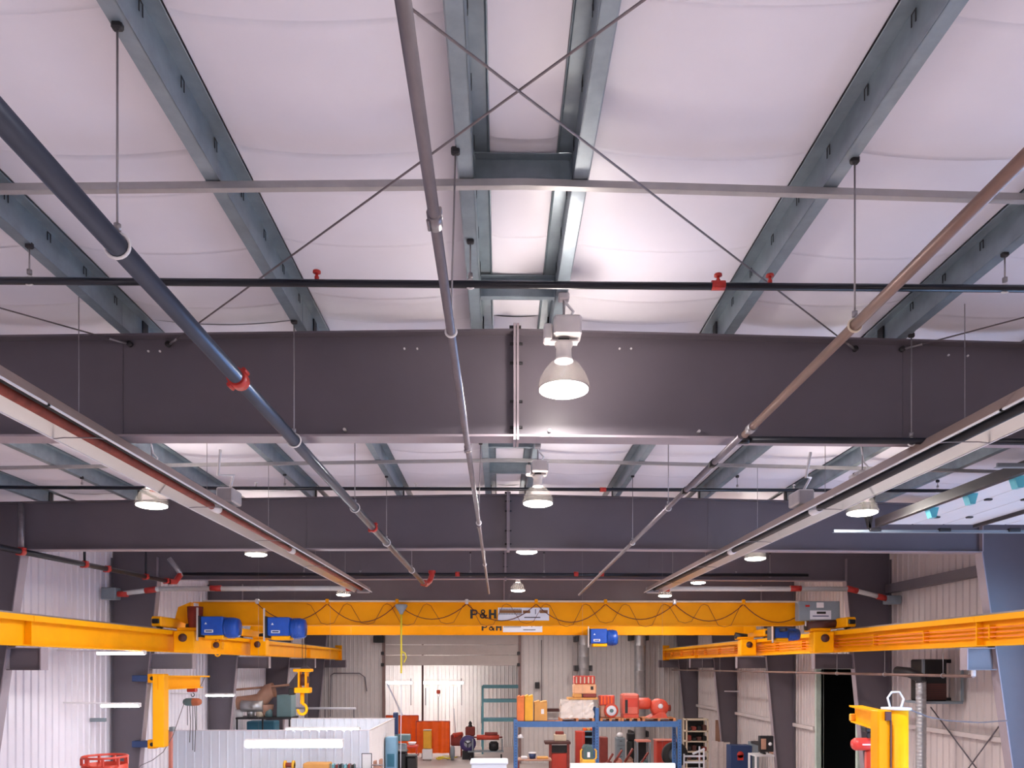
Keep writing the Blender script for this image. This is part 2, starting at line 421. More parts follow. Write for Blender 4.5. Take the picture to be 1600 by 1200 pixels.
# ---------------------------------------------------------------- rigid frames
CX = (XL + XR) / 2
def half_frame(t, s, D, deep, n):
    zb0 = CAMZ + (2.405 if deep else 2.66)
    it, ib = (9.76, 10.95) if deep else (10.42, 11.25)       # inner column face from the hall centre, top and base
    xo = XL if s < 0 else XR
    xi_t = CX + s * it; xi_b = CX + s * ib
    zk = zb0 - .05
    w = .012; ex = 0 if deep else .235
    def poly(p): return p if s > 0 else p[::-1]
    MB().prism(poly([(RX, zb0), (xi_t, zk), (xo, zk), (xo, roofz(xo) - .01 + ex), (RX, ZTOP - .01 + ex)]), 'xz', D - w, D + w).build('rafter_web', M_frame, t)
    f = .125
    MB().prism(poly([(RX, zb0 - .022), (xi_t, zk - .022), (xi_t, zk), (RX, zb0)]), 'xz', D - f, D + f).build('bottom_flange', M_plate, t)
    MB().prism(poly([(RX, ZTOP - .02 + ex), (xo, roofz(xo) - .02 + ex), (xo, roofz(xo) + ex), (RX, ZTOP + ex)]), 'xz', D - f, D + f).build('top_flange', M_frame, t)
    MB().prism(poly([(xi_b, 0), (xo, 0), (xo, zk), (xi_t, zk)]), 'xz', D - w, D + w).build('column_web', M_frame, t)
    MB().prism(poly([(xi_b - s * .025, 0), (xi_b, 0), (xi_t, zk - .022), (xi_t - s * .025, zk - .022)]), 'xz', D - f, D + f).build('column_flange', M_plate, t)
    MB().box(xo - s * .03, xo, D - f, D + f, 0, roofz(xo) - .02).build('column_flange', M_frame, t)
    MB().box(xi_t - .012, xi_t + .012, D - f, D - w, zk, roofz(xi_t) - .02).build('stiffener_plate', M_plate, t)
    MB().box(xi_b - s * .12, xo, D - .18, D + .18, 0, .03).build('base_plate', M_frame, t)
    for kx in (.42 * it,):
        MB().box(RX + s * kx - .004, RX + s * kx + .004, D - w - .006, D - w, zb0, roofz(RX + s * kx) - .02).build('web_seam', M_frame, t)
    if n >= 2:                                              # bracket that carries the runway beam
        zr = CAMZ + .38; hh = .46
        xin = -9.25 if s < 0 else 9.6
        xc = xi_t + (xi_b - xi_t) * (zk - zr) / zk
        MB().box(xc, xin, D - w, D + w, zr - hh, zr).build('bracket_web', M_frame, t)
        MB().box(xc, xin, D - f, D + f, zr - .02, zr).build('bracket_flange', M_plate, t)
        MB().box(xc, xin, D - f, D + f, zr - hh, zr - hh + .02).build('bracket_flange', M_frame, t)
        MB().box(xin - s * .02 - .012, xin - s * .02 + .012, D - f, D + f, zr - hh, zr).build('bracket_plate', M_plate, t)
FLAB = ['brown-grey steel roof frame nearest the camera, behind the largest hanging lamp',
        'blue-grey steel roof frame, second from the camera, behind the second lamp on the ridge',
        'shallower steel frame just in front of the nearer yellow crane, third from the camera',
        'steel frame just behind the nearer yellow crane, fourth from the camera',
        'steel frame with slim tapered columns, fifth from the camera',
        'steel end frame against the back wall, farthest from the camera']
for i, D in enumerate(FR):
    t = thing('steel_portal', FLAB[i], 'steel frame', (CX, D, 0), 'rigid steel roof frames')
    for s in (-1, 1): half_frame(t, s, D, i < 2, i + 1)
    zb0 = CAMZ + (2.405 if i < 2 else 2.66)
    for q in (-.016, .016):
        MB().box(RX + q - .012, RX + q + .012, D - .14, D + .14, zb0 - .06, ZTOP + .05).build('splice_plate', M_plate, t)
    if i < 3:
        for zz in (zb0 + .08, zb0 + .35, zb0 + .75, zb0 + .95):
            for q in (-.055, .055): MB().tube((RX + q * 1.2, D - .09, zz), (RX - q * .4, D - .09, zz), .016, 6).build('bolt', M_dark, t)
        MB().tube((RX + .05, D - .08, ZTOP + .03), (RX - .07, D - .08, ZTOP + .03), .02, 6).build('bolt', M_dark, t)
    if i == 0:
        for px, py in ((632, 545), (652, 545), (968, 545), (986, 545), (1482, 555), (1512, 556), (232, 549), (250, 549)):
            x, y, zc = at(px, py, D - .02); MB().tube((x, D - .013, zc), (x, D - .03, zc), .011, 6).build('bolt', M_white, t)
        for px in (730, 858, 1090, 540):
            x, y, zc = at(px, 676, D); MB().tube((x, D - .013, zb0 + .06), (x, D - .07, zb0 + .06), .016, 6).build('flange_bolt', M_alu, t)

# ---------------------------------------------------------------- purlins
ORDN = ['first', 'second', 'third', 'fourth', 'fifth', 'sixth', 'seventh']
def purlin(xw, s, y0, y1, label, straps, grp):
    """Z section; s = -1 left of the ridge, +1 right. lower flange points away from the ridge"""
    z0 = roofz(xw); h = .25; fw = .10; th = .006
    t = thing('roof_purlin', label, 'purlin', (xw, (y0 + y1) / 2, z0), grp)
    def P(pts): return [(xw + s * a, z0 + b) for a, b in pts]
    MB().prism(P([(-th / 2, 0), (th / 2, 0), (th / 2, h), (-th / 2, h)]), 'xz', y0, y1).build('web', M_galv, t)
    MB().prism(P([(0, 0), (fw, 0), (fw + .012, .022), (fw + .006, .024), (fw - .003, th), (0, th)]), 'xz', y0, y1).build('lower_flange', M_galv, t)
    MB().prism(P([(0, h - th), (-fw, h - th), (-fw - .012, h - .028), (-fw - .018, h - .026), (-fw - .003, h), (0, h)]), 'xz', y0, y1).build('upper_flange', M_galv, t)
    yy = y1 - .12
    MB().box(xw - s * .02, xw - s * .005, yy - .06, yy + .06, z0 + .005, z0 + h - .01).build('purlin_clip', M_dark, t)
    src = None; k = 0
    if straps:
        y = 2.6
        while y < y1 - .4:
            if src is None:
                m2 = MB()
                q0, q1, za, zb = xw - s * .008, xw - s * .012, z0 + h - .10, z0 + h - .03
                m2.box(q0, q1, y - .026, y - .018, za, zb).box(q0, q1, y + .018, y + .026, za, zb).box(q0, q1, y - .026, y + .026, zb - .003, zb + .003)
                src = m2.build('strap_tail', M_dark, t); y0s = y
            else: copy_piece(src, t, (0, y - y0s, 0))
            y += .56
    return t
BAYN = ['before the nearest frame', 'between the nearest and second frames']
for bi, (y0, y1) in enumerate(((-4.0, FR[0] + .3), (FR[0] - .3, FR[1] + .3))):
    for k, w in enumerate(PW):
        if bi == 0 and k > 3: continue
        for s, nm in ((-1, 'left'), (1, 'right')):
            purlin(RX + s * w + (0.004 if bi else 0), s, y0, y1, 'galvanized roof purlin, %s %s of the ridge, %s' % (ORDN[k], nm, BAYN[bi]), k < 3 and bi == 0, 'galvanized roof purlins')
# ridge spacers
for Y, lab in ((5.62, 'short galvanized channel between the ridge purlins above the long cross strut'), (7.35, 'short galvanized channel between the ridge purlins beside the largest lamp'),
               (12.35, 'short channel between the ridge purlins just below the nearest frame'), (14.0, 'short channel between the ridge purlins beside the second ridge lamp')):
    a, b = RX - .36 + .01, RX + .36 - .01; z = roofz(RX) + .0
    t = thing('ridge_spacer', lab, 'channel', (RX, Y, z), 'ridge spacers')
    MB().box(a, b, Y - .003, Y + .003, z + .01, z + .21).build('channel_web', M_galv, t)
    MB().box(a, b, Y - .07, Y, z + .205, z + .212).box(a, b, Y - .07, Y, z + .005, z + .012).build('channel_flange', M_galv, t)
    for x in (a, b): MB().box(x - .004, x + .004, Y - .06, Y + .06, z + .02, z + .2).build('end_clip', M_galv, t)
# cross struts below the purlins
for Y, lab in ((5.5, 'thin galvanized strut crossing under the purlins near the camera'), (12.9, 'thin galvanized strut crossing under the purlins beyond the nearest frame')):
    mb = MB()
    for a, b in ((XL + .2, RX), (RX, XR - .2)):
        za, zb = roofz(a) - .006, roofz(b) - .006
        mb.prism([(a, za - .05), (b, zb - .05), (b, zb), (a, za)], 'xz', Y - .004, Y + .004)
        mb.prism([(a, za - .006), (b, zb - .006), (b, zb), (a, za)], 'xz', Y, Y + .05)
        mb.prism([(a, za - .05), (b, zb - .05), (b, zb - .044), (a, za - .044)], 'xz', Y, Y + .05)
    tag(mb.build('cross_strut', M_strut, org=(RX, Y, ZTOP)), lab, 'strut', 'cross struts')
# diagonal brace rods
zr = CAMZ + 3.38
RODS = [((3.75, FR[0] - .02), (-4.05, .4), 'long brace rod crossing the ceiling from upper left to lower right'),
        ((-3.45, FR[0] - .02), (4.2, .4), 'long brace rod crossing the ceiling from upper right to lower left'),
        ((-3.85, FR[0] - .02), (-11.4, .9), 'brace rod running off the left edge just above the nearest frame'),
        ((4.25, FR[0] - .02), (11.6, 1.2), 'brace rod running off the right edge just above the nearest frame')]
for i, ((xa, ya), (xb, yb), lab) in enumerate(RODS):
    t = thing('brace_rod', lab, 'brace rod', (xa, ya, zr), 'ceiling brace rods')
    A = Vector((xa, ya, zr - .03)); B = Vector((xb, yb, zr + .02 * i - .01))
    d = (B - A).normalized()
    MB().tube(A, B, .0075, 8).build('rod', M_cable, t)
    MB().tube(A + d * .02, A + d * .2, .011, 8).build('turnbuckle', M_rod, t)
    MB().lathe([(0, -.02), (.03, -.02), (.03, .01), (.015, .03), (0, .03)], (xa, ya - .01, zr - .03), 'y', 10).build('hillside_washer', M_dark, t)
# ---------------------------------------------------------------- sprinkler and gas pipes
H = lambda h: CAMZ + h
def pipe(name, label, cat, pts, r, m, couplings=(), cm=None, grp=None, n=14):
    t = thing(name, label, cat, pts[0], grp)
    MB().path(pts, r, n).build('pipe_run', m, t) if len(pts) > 2 else MB().tube(pts[0], pts[1], r, n).build('pipe_run', m, t)
    for c, d in couplings:
        c = Vector(c); d = Vector(d).normalized(); L = .045 + r * .35
        cp = MB().tube(c - d * L, c + d * L, r * 1.28, 14).build('coupling', cm or M_red, t)
        a = d.orthogonal().normalized()
        e = a if abs(a.z) < .9 else d.cross(a)
        for q in (-1, 1): MB().tube(c + e * q * r * 1.45 - d * L * .8, c + e * q * r * 1.45 + d * L * .8, r * .3, 6).build('coupling_bolt', cm or M_red, cp)
    return t
def onY(X, h0, h1, y0, y1, y): return (X, y, H(h0 + (h1 - h0) * (y - y0) / (y1 - y0)))
YD = (0, 1, 0); XD = (1, 0, 0); ZD = (0, 0, 1)
lp = lambda y: onY(-2.06, 2.27, 2.24, 0, 21, y)
pipe('sprinkler_main', 'thick dark blue-grey pipe running from the left edge toward the yellow crane', 'pipe', [lp(.6), lp(20.9)], .057, M_navypipe,
     [(lp(6.08), YD), (lp(12.5), YD), (lp(20.7), YD)])
el = [(-2.06, 20.9, H(2.24)), (-2.03, 21.2, H(2.26)), (-1.95, 21.45, H(2.38)), (-1.9, 21.55, H(2.56)), (-1.9, 21.55, H(2.66))]
tag(MB().path(el, .075, 12).lathe([(.1, -.04), (.1, .04)], (-1.9, 21.55, H(2.64)), 'z', 12).build('pipe_elbow', M_red, org=el[0]), 'red pipe elbow at the far end of the thick left pipe', 'pipe elbow')
mp_ = lambda y: onY(-.33, 2.28, 2.2, 0, 24, y)
pipe('ceiling_conduit', 'slim grey pipe running down the middle beside the ridge', 'pipe', [mp_(.8), mp_(23.2)], .03, M_greypipe, [(mp_(3.9), YD), (mp_(7.95), YD), (mp_(12.2), YD)], M_greypipe)
rp = lambda y: onY(2.42, 2.37, 2.29, 2, 7.5, y)
pipe('gas_pipe', 'rust-brown pipe sloping in from the right edge in front of the nearest frame', 'pipe', [rp(.8), rp(7.55)], .036, M_rustpipe, [(rp(7.35), YD)], M_rod)
rq = lambda y: onY(2.40, 2.29, 2.16, 7.6, 23.3, y)
pipe('gas_pipe', 'grey pipe running on from the nearest frame to the crane, right of the lamps', 'pipe', [rq(7.6), rq(23.2)], .034, M_greypipe, [(rq(8.6), YD), (rq(9.9), YD)], M_dark)
pipe('gas_branch_pipe', 'black pipe under the bottom edge of the nearest frame, right side', 'pipe', [(2.42, 7.86, H(2.33)), (9.5, 7.86, H(2.31))], .034, M_blkpipe, [((2.5, 7.86, H(2.33)), XD)], M_dark)
B1 = (6.3, 3.13); B2 = (13.75, 3.17)
t = pipe('sprinkler_branch', 'black sprinkler pipe crossing the ceiling in front of the nearest frame', 'pipe', [(-9.5, 6.3, H(3.13)), (9.8, 6.3, H(3.13))], .03, M_blkpipe, [(at(1122, 446, 6.3), XD)])
def head(t, x, y, z, m=M_red):
    o = MB().tube((x, y, z + .025), (x, y, z + .085), .012, 8).lathe([(0, .1), (.032, .1), (.034, .085), (0, .08)], (x, y, z), 'z', 10)
    o.lathe([(.018, .03), (.02, .05), (.012, .06)], (x, y, z), 'z', 8)
    return o.build('sprinkler_head', m, t)
for px in (495, 1203, 1122): head(t, at(px, 444, 6.3)[0], 6.3, H(3.13))
t = pipe('sprinkler_branch', 'black sprinkler pipe along the top of the second frame', 'pipe', [(-10.5, 13.75, H(3.17)), (9.6, 13.75, H(3.17))], .032, M_blkpipe, [(at(942, 765, 13.75), XD), (at(240, 765, 13.75), XD)])
for px in (400, 650, 1240): head(t, at(px, 765, 13.75)[0], 13.75, H(3.17), M_alu)
t = pipe('sprinkler_branch', 'dark sprinkler pipe crossing just before the third frame, above the crane', 'pipe', [(-9.2, 22.3, H(2.66)), (9.0, 22.3, H(2.66))], .055, M_blkpipe, [(at(715, 897, 22.3), XD), (at(900, 897, 22.3), XD), (at(940, 897, 22.3), XD)])
for px in (563, 1090, 1150): head(t, at(px, 897, 22.3)[0], 22.3, H(2.66), M_rod)
wp = lambda y: onY(-9.38, 2.26, 2.40, 15.7, 21.8, y)
t = pipe('sprinkler_riser_main', 'dark pipe with red couplings high along the left wall', 'pipe', [wp(12.5), wp(21.9)], .06, M_blkpipe, [(wp(15.2), YD), (wp(17.5), YD), (wp(18.5), YD), (wp(20.5), YD), (wp(21.75), YD)])
for y in (17.5, 20.5): MB().tube(wp(y), (-9.38, y, H(3.15)), .03, 10).build('drop_pipe', M_blkpipe, t)
MB().tube(wp(15.2), (-9.38, 15.2, H(3.2)), .055, 12).build('vertical_pipe', M_greypipe, t)
MB().path([(-9.38, 21.9, H(2.4)), (-9.3, 22.15, H(2.42)), (-9.2, 22.3, H(2.66))], .085, 10).build('elbow', M_red, t)
MB().tube((-9.5, 22.2, H(3.1)), (-9.15, 22.3, H(2.6)), .07, 12).build('riser_stub', M_rod, t)

def hanger(x, y, ztop, zp, r, label, grp='pipe hangers', ringm=M_white, dx=0.0):
    t = thing('pipe_hanger', label, 'pipe hanger', (x, y, ztop), grp)
    MB().tube((x + dx, y, ztop), (x, y, zp + r + .05), .0065, 8).build('rod', M_rod, t)
    rr = r * 1.18
    MB().path([(x + rr * math.sin(a), y, zp + rr * math.cos(a)) for a in [k * math.pi / 9 for k in range(18)]], .009, 6, True).build('ring', ringm, t)
    MB().lathe([(0, 0), (.02, 0), (.02, .035), (0, .035)], (x, y, zp + r + .025), 'z', 8).build('swivel_nut', M_rod, t)
    MB().cbox(x + dx - .03, x + dx + .03, y - .022, y + .022, ztop - .03, ztop + .02, .01).build('beam_clamp', M_dark, t)
for y, k in ((4.17, 'holding the thick left pipe before the nearest frame'), (7.72, 'holding the thick left pipe right in front of the nearest frame'), (10.95, 'first on the thick left pipe beyond the nearest frame'),
             (14.0, 'on the thick left pipe beside the second frame'), (18.0, 'on the thick left pipe between second and third frames')):
    hanger(-2.06, y, roofz(-2.06) if y < 15 else H(2.9), lp(y)[2], .057, 'rod and ring hanger ' + k)
for y, k in ((5.2, 'with rod holding the middle pipe before the nearest frame'), (12.0, 'holding the middle pipe just past the nearest frame'), (16.8, 'holding the middle pipe past the second frame')):
    hanger(-.33, y, roofz(-.33) if y < 15 else H(2.9), mp_(y)[2], .03, 'thin hanger ' + k, dx=.03)
hanger(2.42, 5.2, roofz(2.42), rp(5.2)[2], .036, 'rod hanger holding the rust-brown pipe at right', ringm=M_beige)
for y, k in ((10.95, 'nearer of two on the grey right pipe past the nearest frame'), (13.9, 'on the grey right pipe beside the second frame')):
    hanger(2.41, y, roofz(2.41), rq(y)[2], .034, 'rod hanger ' + k)
for px, k in ((46, 'at far left'), (735, 'near the ridge'), (1570, 'at far right')):
    x = at(px, 442, 6.3)[0]; hanger(x, 6.3, roofz(x), H(3.13), .03, 'short hanger of the near black sprinkler pipe ' + k)
for px, k in ((128, 'at left'), (445, 'left of the lamps'), (1152, 'right of the lamps'), (1465, 'over the open door')):
    x = at(px, 765, 13.75)[0]; hanger(x, 13.75, roofz(x), H(3.17), .032, 'short hanger of the far black sprinkler pipe ' + k)
x = at(1424, 690, 7.86)[0]; hanger(x, 7.86, roofz(x), H(2.315), .034, 'long rod hanger in front of the nearest frame at right')
for px, k in ((475, 'far left'), (735, 'centre left'), (850, 'centre'), (1203, 'right')):
    x = at(px, 897, 22.3)[0]; hanger(x, 22.3, H(3.3), H(2.66), .055, 'thin hanger above the nearer crane, ' + k, ringm=M_rod)

# ---------------------------------------------------------------- radiant tube heaters
def heater(xc, side, label):
    y0, y1 = 3.2, 22.55; zl = H(2.17)
    t = thing('radiant_heater', label, 'tube heater', (xc, 12, zl), 'radiant tube heaters')
    hw, tw, hh, th = .26, .12, .17, .006
    out = [(-hw, 0), (-tw, hh), (tw, hh), (hw, 0)]; inn = [(hw - .008, 0), (tw - .004, hh - th), (-tw + .004, hh - th), (-hw + .008, 0)]
    L = (y1 - y0) / 6
    for k in range(6):
        a, b = y0 + k * L, y0 + (k + 1) * L + .04
        q = MB().prism([(xc + p, zl + z) for p, z in [(-hw, 0), (-tw, hh), (tw, hh), (hw, 0), (hw - .006, 0), (tw - .003, hh - th), (-tw + .003, hh - th), (-hw + .006, 0)]], 'xz', a, b).build('reflector', M_refl, t)
        for s in (-1, 1):
            o = MB(); o.prism([(xc + s * (hw + .004), zl - .004), (xc + s * (hw + .004), zl + .012), (xc + s * (hw - .012), zl + .008), (xc + s * (hw - .012), zl - .004)], 'xz', a, b); o.build('lip', M_white, q)
            o = MB(); o.prism([(xc + s * (hw + .002), zl + .01), (xc + s * (tw + .004), zl + hh + .004), (xc + s * (tw + .001), zl + hh + .004), (xc + s * (hw - .001), zl + .01)], 'xz', a, b); o.build('reflector_back', M_reflout, q)
    MB().box(xc - tw + .012, xc + tw - .012, y0, y1, zl + hh - .014, zl + hh - .008).build('painted_shade_top', M_black, t)  # near-black strip paints in the shade under the reflector top
    MB().tube((xc + side * .045, y0, zl + .085), (xc + side * .045, y1, zl + .085), .045, 14).build('heater_tube', M_tube if side < 0 else M_dark, t)
    for y in (5.2, 7.4, 10.6, 13.4, 16.8, 20.0):
        MB().path([(xc - hw, y, zl), (xc - .15, y, zl + .012), (xc + .15, y, zl + .012), (xc + hw, y, zl)], .006, 6).build('wire_hanger', M_rod, t)
        MB().tube((xc, y - .02, zl + hh), (xc, y - .02, roofz(xc)+.1), .004, 6).build('hanging_chain', M_rod, t)
    for y in (11.0, 15.0):
        MB().lathe([(.0, -.12), (.062, -.12), (.066, 0), (.062, .12), (0, .12)], (xc + side * .045, y, zl + .085), 'y', 14).build('tube_sleeve', M_white, t)
    MB().cbox(xc - .2, xc + .2, y1, y1 + .12, zl - .02, zl + hh, .03).build('end_cap', M_rod, t)
    MB().lathe([(0, -.09), (.085, -.09), (.085, .09), (0, .09)], (xc, y1 + .12, H(2.27)), 'x', 14).build('exhaust_joint', M_red, t)
    yb = 11.3; xb = xc - side * .05
    MB().cbox(xb - .12, xb + .12, yb - .2, yb + .2, zl + hh + .03, zl + hh + .24, .02).build('burner_box', M_alu, t)
    MB().path([(xb, yb, zl + hh + .2), (xb + .1, yb - .1, zl + .6), (xb - .05, yb - .3, zl + .55), (xb, yb - .35, zl + .9)], .02, 8).build('burner_hose', M_white, t)
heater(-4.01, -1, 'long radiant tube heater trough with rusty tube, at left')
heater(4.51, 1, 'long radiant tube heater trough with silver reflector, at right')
def exhaust(pts, reds, label, box):
    t = thing('exhaust_pipe', label, 'pipe', pts[0], 'heater exhaust pipes')
    for a, b in zip(pts[:-1], pts[1:]): MB().tube(a, b, .072, 14).build('pipe_run', M_whitepipe, t)
    for c, d in reds:
        c = Vector(c); d = Vector(d).normalized()
        MB().tube(c - d * .16, c + d * .16, .088, 14).build('red_sleeve', M_red, t)
    x0, x1, y0, y1, z0, z1 = box
    MB().cbox(x0, x1, y0, y1, z0, z1, .02).build('wall_bracket', M_grey, t)
p0 = Vector((-4.12, 22.72, H(2.30))); p1 = Vector((-10.0, 22.72, H(2.27))); p2 = Vector((-11.2, 22.72, H(2.12))); p3 = Vector((-11.6, 22.72, H(2.12)))
exhaust([p0, p1, p2, p3], [(p0 + Vector((-.25, 0, 0)), XD), (Vector((-8.35, 22.72, H(2.294))), XD), (p1 + Vector((-.25, 0, -.03)), p2 - p1), (p2 + Vector((.12, 0, 0)), XD)],
        'white exhaust pipe from the left heater to the left wall', (-11.62, -11.2, 22.55, 22.9, H(1.95), H(2.3)))
p0 = Vector((4.62, 22.72, H(2.30))); p1 = Vector((10.4, 22.72, H(2.30))); p2 = Vector((11.4, 22.72, H(2.05))); p3 = Vector((11.88, 22.72, H(2.0)))
exhaust([p0, p1, p2, p3], [(p0 + Vector((.25, 0, 0)), XD), (Vector((8.8, 22.72, H(2.315))), XD), (p1 + Vector((.1, 0, -.02)), p2 - p1), (p2, p2 - p1)],
        'white exhaust pipe from the right heater to the right wall', (11.5, 11.9, 22.55, 22.9, H(1.85), H(2.1)))

# ---------------------------------------------------------------- high-bay lamps
def lamp(x, y, h, label, ztop=None, up=True):
    z = H(h); ztop = ztop or roofz(x)
    t = thing('high_bay_lamp', label, 'lamp', (x, y, z), 'high-bay lamps')
    MB().lathe([(.0, .0), (.10, .004), (.18, .015), (.228, .035), (.228, .05), (0, .06)], (x, y, z - .05), 'z', 28).build('lens', M_lens, t)
    sh = MB()
    prof = [(.245, .0), (.24, .03), (.215, .11), (.17, .19), (.12, .245), (.085, .27)]
    n = 48; vs = []
    for r, hh in prof:
        for k in range(n):
            a = 2 * math.pi * k / n; rr = r * (1 + (.012 if k % 2 else -.012))
            vs.append((x + rr * math.cos(a), y + rr * math.sin(a), z + hh))
    sh.add(vs, [(i * n + k, i * n + (k + 1) % n, (i + 1) * n + (k + 1) % n, (i + 1) * n + k) for i in range(len(prof) - 1) for k in range(n)], True)
    sh.build('glass_shade', M_shade, t)
    MB().lathe([(0, .26), (.088, .26), (.075, .30), (.072, .38), (.085, .41), (.085, .43), (0, .43)], (x, y, z), 'z', 18).build('socket_housing', M_alu, t)
    MB().box(x - .13, x + .13, y - .05, y + .05, z + .43, z + .445).build('mounting_plate', M_alu, t)
    bz = z + .47
    b = MB().cbox(x - .10, x + .16, y - .11, y + .11, bz, bz + .19, .02).build('ballast_box', M_alu, t)
    MB().cbox(x - .19, x - .11, y - .06, y + .08, bz - .03, bz + .13, .015).build('capacitor_box', M_alu, b)
    MB().box(x - .05, x + .05, y - .015, y + .015, z + .43, bz).build('neck_bracket', M_dark, t)
    top = max(bz + .24, ztop if y < 15 and abs(x) < 1 else roofz(x) + .2)
    MB().tube((x, y, bz + .19), (x, y, top), .011, 8).build('hanging_stem', M_rod, t)
    MB().path([(x + .05, y, bz + .18), (x + .09, y, bz + .26), (x + .02, y, bz + .34), (x - .03, y, top)], .013, 8).build('power_cord', M_white, t)
    MB().cbox(x - .05, x + .05, y - .05, y + .05, top - .06, top, .01).build('junction_box', M_alu, t)
    ld = bpy.data.lights.new('lamp_light', 'AREA'); ld.shape = 'DISK'; ld.size = .42; ld.energy = LAMP_W; ld.color = LAMP_C
    lo = bpy.data.objects.new('lamp_light', ld); COL.objects.link(lo); lo.parent = t; lo.location = (0, 0, -.06)
    if not up: return
    pd = bpy.data.lights.new('lamp_uplight', 'POINT'); pd.energy = LAMP_W * .17; pd.color = LAMP_C; pd.shadow_soft_size = .08
    po = bpy.data.objects.new('lamp_uplight', pd); COL.objects.link(po); po.parent = t; po.location = (0, 0, .10)
lamp(.60, 7.2, 2.60, 'large glowing high-bay lamp hanging in front of the nearest frame')
lamp(.60, 12.1, 2.57, 'glowing ridge lamp in front of the second frame, second largest')
lamp(.60, 17.1, 2.55, 'glowing ridge lamp just below the second frame, with no ballast showing', H(3.4))
lamp(.60, 25.5, 2.52, 'smallest ridge lamp, just above the crane lettering', H(3.3))
lamp(-5.40, 12.0, 2.50, 'glowing lamp at far left in front of the second frame')
lamp(5.80, 12.2, 2.46, 'glowing lamp at far right in front of the second frame')
lamp(-5.40, 17.1, 2.48, 'glowing lamp left of the ridge just below the second frame', H(3.3))
lamp(5.85, 17.5, 2.47, 'glowing lamp right of the ridge just below the second frame', H(3.3))
lamp(-5.40, 26.6, 2.47, 'small lamp above the crane beside the end of the left heater', H(3.2))
lamp(5.78, 26.8, 2.47, 'small lamp above the crane beside the end of the right heater', H(3.2))
lamp(6.4, 24.7, 2.70, 'small lamp just over the right white exhaust pipe', H(3.2))

for x, y, k, u in ((-5.4, 4.6, 'beyond the left edge, before the nearest frame', False), (5.8, 4.6, 'beyond the right edge, before the nearest frame', False), (.6, 1.6, 'overhead at the ridge', True),  # unseen lamps continuing the rows, added for more light on frames and far wall
                   (-5.4, -2.5, 'behind the camera at left', False), (5.8, -2.5, 'behind the camera at right', False), (.6, -3.4, 'behind the camera at the ridge', False), (.6, 33.5, 'behind the farther crane at the ridge', False), (-5.4, 33.5, 'behind the farther crane at left', False),
                   (5.8, 33.5, 'behind the farther crane at right', False), (.6, 41.0, 'near the back wall at the ridge', False), (-5.4, 41.0, 'near the back wall at left', False), (5.8, 41.0, 'near the back wall at right', False)):
    lamp(x, y, 2.5, 'unseen high-bay lamp ' + k, up=u)

# ---------------------------------------------------------------- open overhead door, right
d1 = bpy.data.objects.new('door_1', None); COL.objects.link(d1); d1.location = (9, 10.8, H(2.4)); ORG[d1.name] = Vector((9, 10.8, H(2.4))); struct(d1)
ya, yb = DR1[0] + .05, 12.9
x = 6.45
for k in range(8):
    MB().cbox(x + .006, x + .53 - .006, ya, yb, H(2.40), H(2.455), .012).build('door_section', M_doorpan, d1)
    x += .53
MB().box(6.36, 6.45, ya - .02, yb + .02, H(2.36), H(2.50)).build('end_rail', mat('brown_rail', (40, 34, 38), .5), d1)
MB().box(8.02, 8.09, ya, yb, H(2.35), H(2.40)).build('stiffening_rail', mat('brown_rail', (40, 34, 38), .5), d1)
for y in (9.62, 10.6, 11.55):
    MB().prism([(6.47, H(2.40)), (6.63, H(2.40)), (6.59, H(2.25)), (6.52, H(2.25))], 'xz', y - .06, y + .06).build('roller_bracket', M_cyan, d1)
for xx in (7.0, 7.53, 8.6):
    for y in (9.6, 10.9, 12.2): MB().cbox(xx - .05, xx + .05, y - .035, y + .035, H(2.375), H(2.402), .01).build('hinge', M_dark, d1)
for y in (ya - .08, yb + .12):
    MB().box(5.7, 11.6, y - .012, y + .012, H(2.29), H(2.33)).box(5.7, 11.6, y, y + .06, H(2.285), H(2.292)).build('track', M_grey, d1)
    for xx in (6.4, 7.6, 8.8, 9.7): MB().cbox(xx - .1, xx + .1, y - .05, y + .03, H(2.30), H(2.36), .01).build('track_roller', M_dark, d1)
for xx in (6.3,):
    MB().bar((xx, yb + .1, H(2.36)), (xx - .25, yb + .1, H(3.3)), .05, .05).build('track_strut', M_dark, d1)
    MB().bar((xx, yb + .1, H(2.36)), (xx + .12, yb + .1, H(3.3)), .05, .05).build('track_strut', M_dark, d1)
tag(MB().box(XR - .2, XR + .05, FR[1] + .15, FR[2] - .15, H(2.22), H(2.48)).build('wall_girt', M_frame, org=(XR, 19, H(2.3))), 'dark steel beam high on the right wall beyond the second frame', 'girt')

